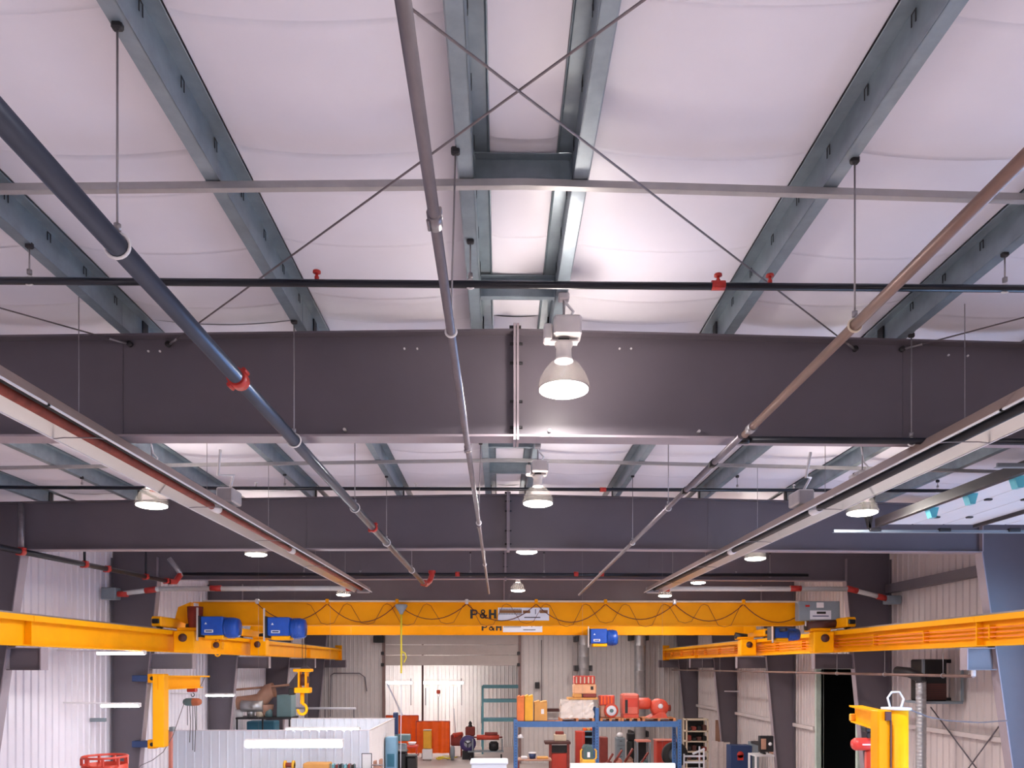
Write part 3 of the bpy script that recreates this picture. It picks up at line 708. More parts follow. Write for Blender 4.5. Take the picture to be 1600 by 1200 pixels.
# ---------------------------------------------------------------- crane runways
def runway(xc, s, label):
    t = thing('runway_beam', label, 'crane runway', (xc, 28, H(.4)), 'crane runway beams')
    y0, y1 = 9.0, 46.0; z0, z1 = H(.41), H(1.03)
    cuts = [y0] + [d for d in FR[1:5]] + [y1]
    for a, b in zip(cuts[:-1], cuts[1:]):
        a += .006; b -= .006
        w = MB().box(xc - .01, xc + .01, a, b, z0 + .02, z1 - .02).build('beam_web', M_yellow, t)
        MB().box(xc - .15, xc + .15, a, b, z0, z0 + .022).build('bottom_flange', M_yellow, w)
        MB().box(xc - .19, xc + .19, a, b, z1 - .03, z1).build('top_flange', M_yellow, w)
        for q in (-1, 1): MB().box(xc + q * .178, xc + q * .19, a, b, z1 - .12, z1 - .03).build('cap_channel', M_yellow, w)
    for d in FR[1:5]:
        for q in (-1, 1): MB().box(xc + q * .012, xc + q * .15, d - .015, d + .015, z0 + .02, z1 - .12).build('stiffener', M_yellow, t)
    MB().box(xc - .2, xc + .2, y1 - .05, y1, z0 - .05, z1 + .22).build('end_stop', M_yellowd, t)
    MB().box(xc - .03, xc + .03, y0, y1 - .1, z1, z1 + .05).build('crane_rail', M_rod, t)
    if s > 0:
        for k in range(3):
            MB().box(xc - .13, xc - .10, y0, y1, z0 + .17 + k * .09, z0 + .20 + k * .09).build('conductor_bar', mat('orange_conductor', (222, 112, 30), .45), t)
        for y in [y0 + 1.5 + 2.4 * k for k in range(15)]:
            MB().box(xc - .14, xc - .012, y - .02, y + .02, z0 + .14, z0 + .42).build('conductor_support', M_yellowd, t)
XRL, XRR = -9.62, 9.98
runway(XRL, -1, 'yellow crane runway beam along the left wall')
runway(XRR, 1, 'yellow crane runway beam with conductor bars along the right wall')
# air line under the right runway
t = pipe('air_line', 'thin pipe hung from rods below the right runway beam', 'pipe', [(9.9, 15.9, H(-.21)), (9.9, 44, H(-.21))], .035, M_rustpipe)
for y in (17.0, 19.6, 22.4, 25.4, 28.4, 31.4, 34.4, 37.4, 40.4):
    MB().tube((9.9, y, H(-.18)), (9.9, y, H(.40)), .009, 6).build('hanging_rod', M_rod, t)
    MB().path([(9.9 + .05 * math.sin(a), y, H(-.21) + .05 * math.cos(a)) for a in [k * math.pi / 6 for k in range(12)]], .01, 6, True).build('ring', M_rod, t)
MB().tube((9.9, 15.9, H(-.21)), (9.9, 15.9, H(.3)), .045, 10).build('riser', M_white, t)

# ---------------------------------------------------------------- bridge cranes
def festoon_loop(x0, x1, y, zt, sag, r=.012):
    pts = []
    for k in range(13):
        u = k / 12; pts.append((x0 + (x1 - x0) * u, y, zt - sag * (1 - (2 * u - 1) ** 2)))
    return MB().path(pts, r, 6)
def crane(yc, x0, x1, label, main):
    t = thing('bridge_crane', label, 'overhead crane', ((x0 + x1) / 2, yc, H(1.21)), 'yellow bridge cranes')
    zb, zt = H(1.21), H(1.90); yf = yc - .15
    g = MB().box(x0 + .25, x1, yc - .14, yc + .14, zb + .02, zt - .02)
    g.build('girder', M_yellowd, t)
    MB().box(x0 + .2, x1, yc - .2, yc + .2, zb, zb + .022).build('girder_flange', M_yellowd, t)
    MB().box(x0 + .1, x1, yc - .2, yc + .2, zt - .022, zt).build('girder_flange', M_yellowd, t)
    for s, xr in ((-1, XRL), (1, XRR)):
        e = MB().cbox(xr - .14, xr + .14, yc - 1.35, yc + 1.35, H(1.12), H(1.40), .03).build('end_truck', M_yellow, t)
        for q in (-1.1, 1.1): MB().lathe([(0, -.06), (.13, -.06), (.13, .06), (0, .06)], (xr, yc + q, H(1.19)), 'x', 16).build('wheel', M_dark, e)
        for q in (-1.42, 1.35): MB().cbox(xr - .1, xr + .1, yc + q, yc + q + .07, H(1.2), H(1.33), .02).build('bumper', M_black, e)
        xe = x0 if s < 0 else x1
        MB().prism([(xr, H(1.38)), (xe, H(1.21)), (xe, zt), (xr - s * .1, zt - .15)], 'xz', yc - .12, yc + .12).build('girder_end', M_yellow, t)
        xi = xr - s * .2
        h = MB().cbox(xi - s * .02, xi - s * .62, yc - .75, yc - .35, H(.40), H(1.02), .03).build('drive_housing', M_yellow, t)
        MB().lathe([(0, -.02), (.12, -.02), (.12, .04), (.05, .06), (0, .06)], (xi - s * .3, yc - .77, H(.82)), 'y', 14).build('drive_wheel', M_louvre, h)
        MB().tube((xi - s * .3, yc - .45, H(1.12)), (xi - s * .75, yc - .45, H(1.18)), .12, 14).build('drive_motor', M_dark, h)
        MB().cbox(xi - s * .1, xi - s * .7, yc - .7, yc - .2, H(1.02), H(1.12), .02).build('motor_base', M_yellowd, h)
    MB().box(x0 + .4, x1, yf - .09, yf - .04, zt + .0, zt + .05).build('festoon_track', mat('pale_track', (198, 180, 160), .45), t)
    return t, yf, zb, zt
X0, X1 = at(300, 960, 23)[0], at(1243, 960, 23)[0]
c1, yf, zb, zt = crane(23.0, X0, X1, 'nearer yellow bridge crane with blue hoists and looped cables', True)
lp0 = at(403, 945, yf)[0]; stp = 2.06
for k in range(8):
    a = lp0 + k * stp
    festoon_loop(a, a + stp, yf - .07, zt - .05, .50 + .05 * math.sin(k * 2.1), .013).build('festoon_loop', M_brcable, c1)
    MB().cbox(a - .05, a + .05, yf - .12, yf - .02, zt - .06, zt + .09, .02).build('festoon_trolley', M_alu if k % 3 == 0 else M_yellowd, c1)
for k in range(11):
    a = at(480, 945, yf)[0] + k * 1.18; sg = .62 + .06 * math.sin(k * 3.3)
    MB().path([(a, yf - .05, zt - .05), (a + .12, yf - .05, zt - .10), (a + .42, yf - .05, zt - sg), (a + .6, yf - .05, zt - sg - .05), (a + .8, yf - .05, zt - sg), (a + 1.08, yf - .05, zt - .10), (a + 1.18, yf - .05, zt - .05)], .007, 5).build('thin_festoon_loop', M_brcable, c1)
def signage(t, yf, cx, cz):
    letters(t, M_black, cx, yf + .01, cz, .27)
    sx = cx + 1.18
    s = MB().box(sx - .74, sx + .78, yf - .012, yf - .002, cz - .19, cz + .19).build('sign_plate', M_plate_w, t)
    br = mat('sign_brown_marks', (128, 84, 40), .6); gr = mat('sign_grey_marks', (110, 112, 130), .6)
    for k in range(14):
        x = sx - .70 + k * .048; MB().box(x, x + .030, yf - .018, yf - .012, cz + .13, cz + .16).box(x, x + .030, yf - .018, yf - .012, cz - .01, cz + .02).build('sign_mark', M_black, s)
    MB().box(sx - .70, sx - .03, yf - .016, yf - .012, cz + .03, cz + .12).build('sign_mark', br, s)
    MB().box(sx + .0, sx + .22, yf - .016, yf - .012, cz + .03, cz + .11).build('sign_mark', br, s)
    MB().box(sx + .50, sx + .74, yf - .016, yf - .012, cz + .03, cz + .12).build('sign_mark', br, s)
    MB().box(sx + .36, sx + .39, yf - .016, yf - .012, cz + .0, cz + .15).build('sign_mark', gr, s)
    MB().box(sx + .04, sx + .52, yf - .016, yf - .012, cz - .115, cz - .085).build('sign_mark', M_black, s)
cc = at(755, 959.5, yf); signage(c1, yf, cc[0], cc[2])
# control box, right end
a = at(1245, 970, 22.5); b = at(1309, 940, 22.5)
cb = MB().cbox(a[0], b[0], 22.35, 22.65, a[2], b[2], .02).build('control_box', M_grey, c1)
w = b[0] - a[0]; hz = b[2] - a[2]
pl = MB().box(a[0] + .27 * w, a[0] + .78 * w, 22.335, 22.35, a[2] + .06 * hz, a[2] + .52 * hz).build('label_plate', M_plate_w, cb)
MB().box(a[0] + .43 * w, a[0] + .92 * w - .27 * w, 22.328, 22.336, a[2] + .34 * hz, a[2] + .46 * hz).build('label_mark', M_black, cb)
MB().box(a[0] + .33 * w, a[0] + .72 * w, 22.328, 22.336, a[2] + .20 * hz, a[2] + .25 * hz).build('label_mark', M_navy, cb)
MB().box(a[0] + .43 * w, a[0] + .6 * w, 22.335, 22.35, a[2] + .66 * hz, a[2] + .93 * hz).build('label_plate', M_white, cb)
MB().box(a[0] + .16 * w, a[0] + .26 * w, 22.335, 22.35, a[2] + .70 * hz, a[2] + .80 * hz).build('warning_label', M_red, cb)
for k in range(3): MB().tube((a[0] + (.2 + .1 * k) * w, 22.45, a[2]), (a[0] + (.2 + .1 * k) * w, 22.45, a[2] - .16), .025, 8).build('cable_gland', M_alu, cb)
m0 = at(1262, 978, 22.4); m1 = at(1305, 974, 22.4)
MB().tube(m0, m1, .12, 16).build('bridge_motor', M_louvre, c1)
# chain bag, left end
a = at(305, 948, 22.5)
MB().lathe([(0, -.72), (.16, -.70), (.21, -.3), (.22, 0), (.19, -.02)], (a[0], 22.5, a[2]), 'z', 14).build('chain_bag', mat('maroon_bag', (120, 34, 16), .7), c1)
X0b, X1b = at(436, 985, 29.8)[0], at(1160, 985, 29.8)[0]
c2, yf2, zb2, zt2 = crane(29.8, X0b, X1b, 'farther yellow bridge crane partly hidden behind the nearer one', False)
cc = at(768, 980, yf2); signage(c2, yf2, cc[0], cc[2] + .0)

def hoist(x0, x1, y, z0, z1, label, hook=None, flip=False, logo=True):
    t = thing('chain_hoist', label, 'hoist', ((x0 + x1) / 2, y, z0), 'crane hoists')
    w = x1 - x0; h = z1 - z0; xm = x0 + .62 * w
    b = MB().cbox(x0, xm, y - .25, y + .25, z0 + .06, z1, .03).build('hoist_body', M_blue, t)
    MB().lathe([(0, -.02), (.27 * h / .6, -.02), (.29 * h / .6, .05), (.29 * h / .6, .30), (.26 * h / .6, .37), (.12 * h / .6, .40), (0, .40)], (xm + .02, y, (z0 + z1) / 2 - .02), 'x', 18).build('motor', M_blue, t)
    for k in range(4): MB().lathe([(.30 * h / .6, 0), (.315 * h / .6, .01), (.30 * h / .6, .02)], (xm + .08 + k * .05, y, (z0 + z1) / 2 - .02), 'x', 18).build('cooling_fin', M_blue, t)
    MB().box(x0 - .05, x0, y - .27, y + .27, z0, z1 + .02).build('end_plate', M_dark, t)
    MB().box(x0 - .09, x0 - .05, y - .3, y - .24, z0 - .1, z1 + .25).build('hanger_bar', M_alu, t)
    MB().cbox(x0 + .1 * w, xm, y - .2, y + .2, z0 - .06, z0 + .06, .02).build('trolley_frame', M_yellow, t)
    MB().cbox(x1 - .08, x1 + .03, y - .1, y + .1, z0 + .05, z0 + .3, .02).build('brake_cover', M_navy, t)
    MB().cbox(x0 + .2 * w, x0 + .32 * w, y + (.2 if y < 23.2 or y > 25 else -.72), y + (.7 if y < 23.2 or y > 25 else -.2), z1 - .14, z1 - .04, .02).build('trolley_arm', M_dark, t)
    if logo:
        MB().box(x0 + .12 * w, x0 + .36 * w, y - .262, y - .249, z0 + .22 * h, z0 + .36 * h).build('logo_mark', M_plate_w, b)
        MB().box(x0 + .15 * w, x0 + .33 * w, y - .266, y - .261, z0 + .26 * h, z0 + .32 * h).build('logo_mark', M_navy, b)
        MB().prism([(x0 + .12 * w, z0 + .62 * h), (x0 + .19 * w, z0 + .62 * h), (x0 + .155 * w, z0 + .72 * h)], 'xz', y - .262, y - .249).build('logo_mark', M_plate_w, b)
    if hook:
        hx, hzz, mode = hook
        for q in (-.05, .05): MB().tube((hx + q, y, z0), (hx + q, y, hzz + .1), .009, 6).build('hoist_rope', M_dark, t)
        if mode == 'small':
            k = MB().cbox(hx - .16, hx + .16, y - .1, y + .1, hzz - .12, hzz + .12, .03).build('hook_block', M_yellowd, t)
            MB().lathe([(0, -.02), (.09, -.02), (.09, .02), (0, .02)], (hx, y - .11, hzz), 'y', 12).build('sheave', M_louvre, k)
            hk = [(hx, y, hzz - .12), (hx, y, hzz - .18)] + [(hx + .07 * math.sin(a), y, hzz - .25 + .07 * math.cos(a)) for a in [q * math.pi / 8 for q in range(13)]]
            MB().path(hk, .022, 8).build('hook', M_yellow, k)
        else:
            k = MB().cbox(hx - .28, hx + .24, y - .16, y + .16, hzz - .07, hzz + .02, .02).build('hook_block', M_yellow, t)
            for q in (-.12, .08): MB().box(hx + q - .025, hx + q + .025, y - .14, y + .14, hzz - .52, hzz - .07).build('side_plate', M_yellowd, k)
            MB().cbox(hx - .25, hx + .2, y - .15, y + .15, hzz - .68, hzz - .52, .02).build('cross_head', M_yellow, k)
            MB().lathe([(0, -.05), (.17, -.05), (.15, 0), (.17, .05), (0, .05)], (hx - .02, y, hzz - .3), 'y', 16).build('sheave', M_louvre, k)
            MB().cbox(hx - .42, hx - .25, y - .12, y + .08, hzz - .74, hzz - .54, .02).build('limit_box', M_black, k)
            MB().tube((hx - .05, y, hzz - .68), (hx - .05, y, hzz - 1.0), .06, 10).build('swivel', M_yellowd, k)
            hk = [(hx - .05, y, hzz - 1.0)] + [(hx - .05 + .13 * math.sin(a), y, hzz - 1.15 + .15 * math.cos(a)) for a in [q * math.pi / 8 for q in range(13)]]
            MB().path(hk, .04, 8).build('hook', M_yellow, k)
    return t
def hp(px0, py1, px1, py0, D): a = at(px0, py1, D); b = at(px1, py0, D); return a[0], b[0], a[2], b[2]
x0, x1, z0, z1 = hp(318, 996, 374, 964, 22.35)
hk = at(340, 1008, 22.35); hoist(x0, x1, 22.35, z0, z1, 'blue hoist at the left end of the nearer crane', (hk[0], hk[2], 'small'))
x0, x1, z0, z1 = hp(421, 997, 477, 965, 22.35)
hk = at(475, 1046, 22.35); hoist(x0, x1, 22.35, z0, z1, 'blue hoist second from left, lowering a big yellow hook block', (hk[0], hk[2], 'big'))
x0, x1, z0, z1 = hp(921, 1008, 964, 983, 29.35)
hoist(x0, x1, 29.35, z0, z1, 'blue hoist under the farther crane, right of the lettering')
x0, x1, z0, z1 = hp(1206, 1000, 1242, 981, 23.7)
hoist(x0, x1, 23.7, z0, z1, 'dark blue hoist in shade below the right end of the nearer crane', logo=False)
# pendant cable with a yellow hose
a = at(627, 946, 22.6); t = thing('pendant_cable', 'yellow pendant hose hanging from a grey trolley on the nearer crane', 'cable', a)
MB().lathe([(.0, .03), (.17, .03), (.19, -.02), (.07, -.2), (.05, -.26), (0, -.26)], a, 'z', 12).build('cable_trolley', M_grey, t)
b = at(627, 1052, 22.6)
MB().tube((a[0], 22.6, a[2] - .2), (b[0], 22.6, b[2]), .026, 8).build('hose', M_hose, t)
c = at(628, 1018, 22.6)
MB().path([(c[0], 22.58, c[2]), (c[0] + .09, 22.58, c[2] - .05), (c[0] + .13, 22.58, c[2] - .18), (c[0] + .06, 22.58, c[2] - .32)], .02, 8).build('hose_loop', M_hose, t)
d = at(626, 1200, 22.6); MB().tube((b[0], 22.6, b[2]), (d[0], 22.6, d[2]), .011, 6).build('lower_cord', M_plate_w, t)
# ---------------------------------------------------------------- things on the shop floor
def R(px0, py0, px1, py1, D, dep):
    """box limits of a thing whose front face fills this part of the view at depth D (py1 None: down to the floor)"""
    a = at(px0, py0, D); b = at(px1, py0, D)
    z0 = 0.0 if py1 is None else at((px0 + px1) / 2, py1, D)[2]
    return [a[0], b[0], D, D + dep, z0, (a[2] + b[2]) / 2]
def ctr(r): return ((r[0] + r[1]) / 2, (r[2] + r[3]) / 2, r[4])
def simple(name, label, cat, r, m, c=.03, group=None):
    return tag(MB().cbox(*r, c).build(name, m, org=ctr(r)), label, cat, group)

# partition room at left
M_part = mat('pale_blue_white_partition', (214, 220, 232), .45, 0, .03, 1.5)
zt = at(400, 1142, 26)[2]; xa = at(266, 1142, 26)[0]; xb = at(577, 1142, 26)[0]
t = thing('office_partition', 'open-topped room of pale ribbed white panels at lower left', 'partition', ((xa + xb) / 2, 29, 0))
clad(t, M_part, 'x', 26.0, -1, xa, xb, 0, zt)
clad(t, M_part, 'x', 32.0, -1, at(455, 1124, 32)[0], xb, 0, zt)
clad(t, M_farw, 'y', xb, 1, 26.0, 32.0, 0, zt)
MB().box(xa, xb + .04, 25.98, 26.06, zt, zt + .03).build('top_trim', M_wallL, t)
MB().box(at(455, 1124, 32)[0], xb + .04, 31.98, 32.06, zt, zt + .03).build('top_trim', M_wallR, t)
MB().box(xb - .02, xb + .04, 26, 32, zt, zt + .03).build('top_trim', M_wallR, t)

def fluo(px0, px1, py, D, label, th=.07, hang=None, wall=None, deep=.14):
    a = at(px0, py, D); b = at(px1, py, D); x0, x1 = a[0], b[0]; z = (a[2] + b[2]) / 2
    t = thing('fluorescent_light', label, 'light', ((x0 + x1) / 2, D, z), 'fluorescent lights')
    MB().cbox(x0 - .04, x1 + .04, D - deep / 2, D + deep / 2, z + th * .5, z + th * .5 + .05, .01).build('housing', M_white, t)
    for q in ((-.04, .04) if deep > .1 else (0,)):
        MB().tube((x0, D + q, z), (x1, D + q, z), th * .5, 10).build('tube', M_fluob if D > 50 else M_fluo, t)
    for x in (x0 - .02, x1 + .02): MB().box(x - .02, x + .02, D - deep * .45, D + deep * .45, z - th * .4, z + th * .6).build('lamp_holder', M_white, t)
    if hang is not None:
        for x in (x0 + .3, x1 - .3): MB().tube((x, D, z + th), (x, D, hang + .2), .002, 5).build('hanging_wire', M_rod, t)
    if wall is not None:
        MB().bar((x0 + .1, D, z + th), (wall - .06, D, z + th + .02), .04, .04).build('wall_arm', M_white, t)
    return t
fluo(386, 534, 1163, 20.2, 'bright fluorescent light in front of the partition, lower of two', .17, roofz(-5), deep=.2)
fluo(448, 561, 1141, 28.5, 'bright fluorescent light above the partition top, upper of two', .13, roofz(-6), deep=.2)
fluo(153, 225, 1021, 20.5, 'fluorescent light just under the left runway beam', .06, None, XL)
fluo(160, 217, 1103, 20.8, 'fluorescent light on the left wall beside the jib crane', .07, None, XL)
fluo(323, 365, 1087, 27.5, 'small fluorescent light right of the left jib crane', .06, None, XL)
fluo(604, 643, 1067, 53.5, 'left of two bright lights seen through the back doorway', .16, 8.5)
fluo(661, 723, 1067, 53.5, 'right of two bright lights seen through the back doorway', .16, 8.5)
fluo(893, 1052, 1199, 21, 'bright fluorescent light cut off by the bottom edge below the rack', .12, roofz(3), deep=.2)

# left jib crane on the third column
D = 22.9
r = R(238, 1053, 256, 1168, D, .34)
t = thing('jib_crane', 'yellow jib crane on the left column, with chain hoist', 'jib crane', ctr(r))
MB().cbox(*r, .02).build('mast', M_yellow, t)
for py in (1060, 1163):
    q = R(230, py - 7, 243, py + 7, D + .05, .24); h = MB().cbox(*q, .02).build('pivot_bracket', M_yellowd, t)
    MB().lathe([(0, -.02), (.06, -.02), (.06, .02), (0, .02)], ((q[0] + q[1]) / 2 + .03, D + .03, (q[4] + q[5]) / 2), 'y', 12).build('pivot_pin', M_black, h)
    q = R(222, py - 5, 232, py + 5, D + .12, .3); q[0] = -10.95; MB().cbox(*q, .01).build('column_clamp', M_navy, t)
pa = Vector(at(247, 1054, D)); pb = Vector(at(322, 1054.5, 25.6))
def seg(u, dz): v = pa.lerp(pb, u); return (v.x, v.y, v.z + dz)
MB().bar(seg(0, -.05), seg(1, -.05), .26, .05).build('boom_flange', M_yellow, t)
MB().prism([(pa.y, pa.z - .45), (pa.y + (pb.y - pa.y) * .8, pb.z - .36), (pa.y + (pb.y - pa.y) * .8, pb.z - .05), (pa.y, pa.z - .05)], 'yz', -.02, .02)
mb = MB(); A = seg(0, 0); B = seg(.86, 0)
mb.add([(A[0], A[1] - .02, A[2] - .45), (B[0], B[1] - .02, B[2] - .42), (B[0], B[1] - .02, B[2] - .05), (A[0], A[1] - .02, A[2] - .05),
        (A[0], A[1] + .02, A[2] - .45), (B[0], B[1] + .02, B[2] - .42), (B[0], B[1] + .02, B[2] - .05), (A[0], A[1] + .02, A[2] - .05)],
       [(0, 1, 2, 3), (7, 6, 5, 4), (0, 4, 5, 1), (1, 5, 6, 2), (2, 6, 7, 3), (3, 7, 4, 0)])
mb.build('boom_web', M_yellow, t)
MB().bar(seg(0, -.44), seg(.86, -.41), .22, .035).build('boom_flange', M_yellow, t)
MB().tube(seg(.98, -.05), seg(.86, -.4), .012, 6).build('end_rod', M_cable, t)
q = Vector(seg(.70, -.52)); c = q + Vector((0, 0, -.35))
ho = thing('chain_hoist', 'small grey and orange chain hoist hanging from the left jib crane', 'hoist', tuple(c), 'small chain hoists')
MB().cbox(q.x - .16, q.x + .12, q.y - .1, q.y + .1, q.z - .03, q.z + .1, .02).build('trolley', M_red, ho)
MB().path([(q.x + .05 * math.sin(a), q.y, q.z - .12 + .06 * math.cos(a)) for a in [k * math.pi / 6 for k in range(11)]], .014, 6).build('top_hook', M_dark, ho)
MB().lathe([(0, -.3), (.08, -.29), (.125, -.2), (.13, 0)], tuple(c), 'x', 14).build('motor_end', M_slate, ho)
MB().lathe([(.13, 0), (.12, .18), (.07, .27), (0, .28)], tuple(c), 'x', 14).build('gear_end', mat('orange_grey_hoist', (176, 98, 66), .5), ho)
for k, (dx, ln) in enumerate(((-.17, .75), (-.1, 1.3), (.0, 1.55), (.06, 1.6), (.12, .9))):
    MB().path([(c.x + dx, c.y, c.z - .1), (c.x + dx + .03 * (k % 2), c.y, c.z - ln * .5), (c.x + dx, c.y, c.z - ln)], .011, 5).build('chain', M_dark, ho)
p0 = at(284, 1090, 23.6); p1 = at(262, 1150, 23.6); p2 = at(222, 1196, 23.2)
tag(MB().path([at(288, 1098, 23.8), at(281, 1118, 23.7), at(270, 1150, 23.6), at(255, 1175, 23.4), at(238, 1188, 23.2), at(220, 1196, 23.2), at(205, 1215, 23.2)], .012, 6).build('hoist_cord', M_cable, org=p2), 'thin cord drooping from the left jib hoist', 'cable')
r = R(263, 1140, 268, None, 24.5, .12)
t = thing('guard_post', 'slim salmon-pink post beside the partition corner', 'post', ctr(r)); MB().cbox(*r, .015).build('post', M_pink, t)
q = R(264, 1136, 270, 1143, 24.45, .2); MB().cbox(*q, .01).build('post_cap', M_grey, t)
r = R(158, 1122, 164, 1128, 22, .1); r[0] = XL; bxx = simple('outlet_box', 'small grey socket box on the left wall', 'outlet', r, M_grey, .01)
# red ring guard at lower left
cx_, cy_, cz_ = at(164, 1200, 15.5); rr = .42; zt_ = at(164, 1180, 15.5)[2]
t = thing('cylinder_guard', 'red slotted metal ring at the bottom left corner', 'metal ring', (cx_, cy_, 0))
MB().lathe([(rr, 0), (rr, zt_ - .17), (rr - .02, zt_ - .17), (rr - .02, 0)], (cx_, cy_, 0), 'z', 24).build('drum', M_redcab, t)
MB().lathe([(rr, 0), (rr + .015, .02), (rr, .045), (rr - .02, .045), (rr - .02, 0)], (cx_, cy_, zt_ - .05), 'z', 24).build('top_ring', M_redcab, t)
for k in range(9):
    a = k * 2 * math.pi / 9 + .2; x, y = cx_ + (rr - .01) * math.cos(a), cy_ + (rr - .01) * math.sin(a)
    MB().box(x - .022, x + .022, y - .022, y + .022, zt_ - .18, zt_ - .04).build('ring_post', M_redcab, t)

# dust collector and tanks behind the partition, left
D = 33.0
t = thing('equipment_platform', 'narrow steel platform carrying jars behind the partition', 'platform', ctr(R(368, 1122, 455, None, D, 1.2)))
q = R(368, 1121, 455, 1124, D, 1.2); MB().box(*q).build('deck', M_dark, t)
for px in (370, 410, 452): qq = R(px - 1, 1124, px + 1, None, D + .1, .06); MB().box(*qq).build('leg', M_dark, t)
jar = [('white', 374, M_white), ('silver', 392, M_duct), ('tan', 406, M_beige), ('grey', 420, M_slate)]
for nm, px, m in jar:
    a = at(px, 1121, D + .4); rj = .16
    tag(MB().lathe([(0, 0), (rj, 0), (rj, .24), (rj * .8, .3), (rj * .8, .34), (0, .34)], (a[0], a[1], q[5]), 'z', 12).build('drum', m, org=a), '%s drum on the platform behind the partition' % nm, 'drum', 'drums on the platform')
t = thing('dust_collector', 'tan elbow duct and silver drum above the platform at left', 'dust collector', at(400, 1105, D))
a = at(372, 1100, D + .5); b = at(398, 1097, D + .5); c = at(413, 1088, D + .5); d = at(428, 1078, D + .5)
MB().path([a, b, at(408, 1094, D + .5), c, at(420, 1080, D + .5), d], .33, 14).build('elbow_duct', M_tan, t)
a = at(378, 1103, D + .3); b = at(412, 1103, D + .3); MB().tube(a, b, .26, 16).build('silver_drum', M_duct, t)
a = at(416, 1108, D + .5); MB().lathe([(.1, -.35), (.3, 0), (.33, .2)], a, 'z', 14).build('hopper', M_tan, t)
t = simple('control_cabinet', 'slate green cabinet standing on the platform at left', 'cabinet', R(432, 1086, 455, 1121, D + .2, .8), M_slate)
simple('tank', 'deep teal tank below the platform at left', 'tank', R(385, 1127, 429, None, 34.4, .8), M_tealbox, .05)
tag(MB().path([at(345, 1090, 33), at(346, 1052, 33), at(350, 1050, 33), at(365, 1050, 33)], .02, 6).build('wall_conduit', M_rod, org=at(345, 1090, 33)), 'thin bent conduit on the left wall above the tan duct', 'conduit')
tag(MB().path([at(365, 1078, 33.6), at(400, 1075, 33.6), at(425, 1073, 33.6), at(452, 1070, 33.6)], .05, 8).build('air_duct', M_tan, org=at(365, 1078, 33.6)), 'slim tan pipe above the elbow duct at left', 'pipe')
t = thing('steel_stair', 'dark sloping steel member behind the big yellow hook', 'stair beam', (at(436, 1100, 36.5)[0], 36.5, 0))
MB().bar(at(436, 1100, 36.5), at(482, 1042, 36.5), .1, .45).build('stringer', M_frame, t)
for px, py in ((440, 1095), (478, 1047)): a = at(px, py, 36.6); MB().box(a[0] - .06, a[0] + .06, 36.55, 36.67, 0, a[2]).build('support_post', M_frame, t)
# runs on the back wall, left part
tag(MB().path([at(516, 1120, YB - .15), at(517, 1055, YB - .15), at(522, 1052, YB - .15), at(562, 1052, YB - .15), at(570, 1058, YB - .15), at(573, 1080, YB - .15)], .035, 6).build('wall_conduit', M_frame, org=at(516, 1120, YB - .15)), 'bent conduit on the back wall left of the doorway', 'conduit')
t = thing('handrail', 'long pale horizontal tube behind the hook block', 'rail', at(455, 1106, 40))
MB().tube(at(455, 1106.5, 40), at(556, 1107, 40), .06, 8).build('tube', M_plate_w, t)
for px in (458, 508, 553): a = at(px, 1107, 40); MB().tube((a[0], 40, 0), a, .03, 6).build('stanchion', M_frame, t)
simple('speaker_box', 'black box high left of the back doorway', 'speaker', R(583, 993, 599, 1004, YB - .6, .45), M_black)

# bench row along the partition, cut by the bottom edge
zb_ = at(500, 1203, 25)[2]; xa, xb2 = at(425, 1203, 25)[0], at(604, 1203, 25)[0]
t = thing('storage_shelf', 'tall steel shelf in front of the partition at the bottom edge', 'shelf', ((xa + xb2) / 2, 25, 0))
for z in (zb_ - .04, zb_ - .9, .3): MB().box(xa, xb2, 24.7, 25.4, z, z + .04).build('shelf_board', M_grey, t)
for x in (xa, xb2 - .05):
    for y in (24.7, 25.35): MB().box(x, x + .05, y, y + .05, 0, zb_).build('post', M_grey, t)
def onshelf(r): r[4] = zb_; return r
r = onshelf(R(442, 1189, 458, 1203, 24.9, .3)); c = ctr(r)
t = thing('cable_spool', 'wooden spool with yellow rims at the bottom edge', 'spool', c); w = r[1] - r[0]; h = (r[5] - r[4]) / 2
for x in (r[0], r[1] - .06): MB().lathe([(0, 0), (h, 0), (h, .06), (0, .06)], (x, c[1], c[2] + h), 'x', 18).build('rim', M_cardy, t)
MB().tube((r[0], c[1], c[2] + h), (r[1], c[1], c[2] + h), h * .55, 14).build('core', M_brick, t)
r = onshelf(R(473, 1193, 514, 1203, 24.8, .5)); simple('carton', 'brown cardboard box at the bottom edge beside the spool', 'box', r, M_cardboard)
r = onshelf(R(516, 1193, 554, 1203, 24.8, .5)); t = thing('parts_bin', 'grey wire bin of small parts at the bottom edge', 'bin', ctr(r))
MB().box(r[0], r[1], r[2], r[3], r[4], r[4] + .03).build('bin_base', M_grey, t)
for k in range(7): x = r[0] + (r[1] - r[0]) * k / 6; MB().box(x - .012, x + .012, r[2], r[2] + .02, r[4], r[5]).build('bin_slat', M_slate, t)
for k in range(6): x = r[0] + (r[1] - r[0]) * (k + .5) / 6; MB().cbox(x - .05, x + .05, r[2] + .1, r[2] + .3, r[4] + .03, r[5] - .03 - .02 * (k % 2), .02).build('small_part', [M_teal, M_brick, M_dark][k % 3], t)
r = R(566, 1178, 580, 1203, 25.2, .03); r[4] = zb_; t = thing('wall_chart', 'white framed chart leaning at the end of the shelf', 'chart', ctr(r))
MB().box(*r).build('sheet', M_white, t); MB().box(r[0] - .02, r[0], r[2] - .01, r[3], r[4], r[5]).box(r[0] - .02, r[1] + .02, r[2] - .01, r[3], r[5], r[5] + .02).box(r[1], r[1] + .02, r[2] - .01, r[3], r[4], r[5]).build('chart_frame', M_dark, t)
r = R(583, 1189, 596, 1203, 25.0, .3); r[4] = zb_; t = thing('vise', 'small brownish bench vise at the right end of the shelf', 'vise', ctr(r)); w = r[1] - r[0]
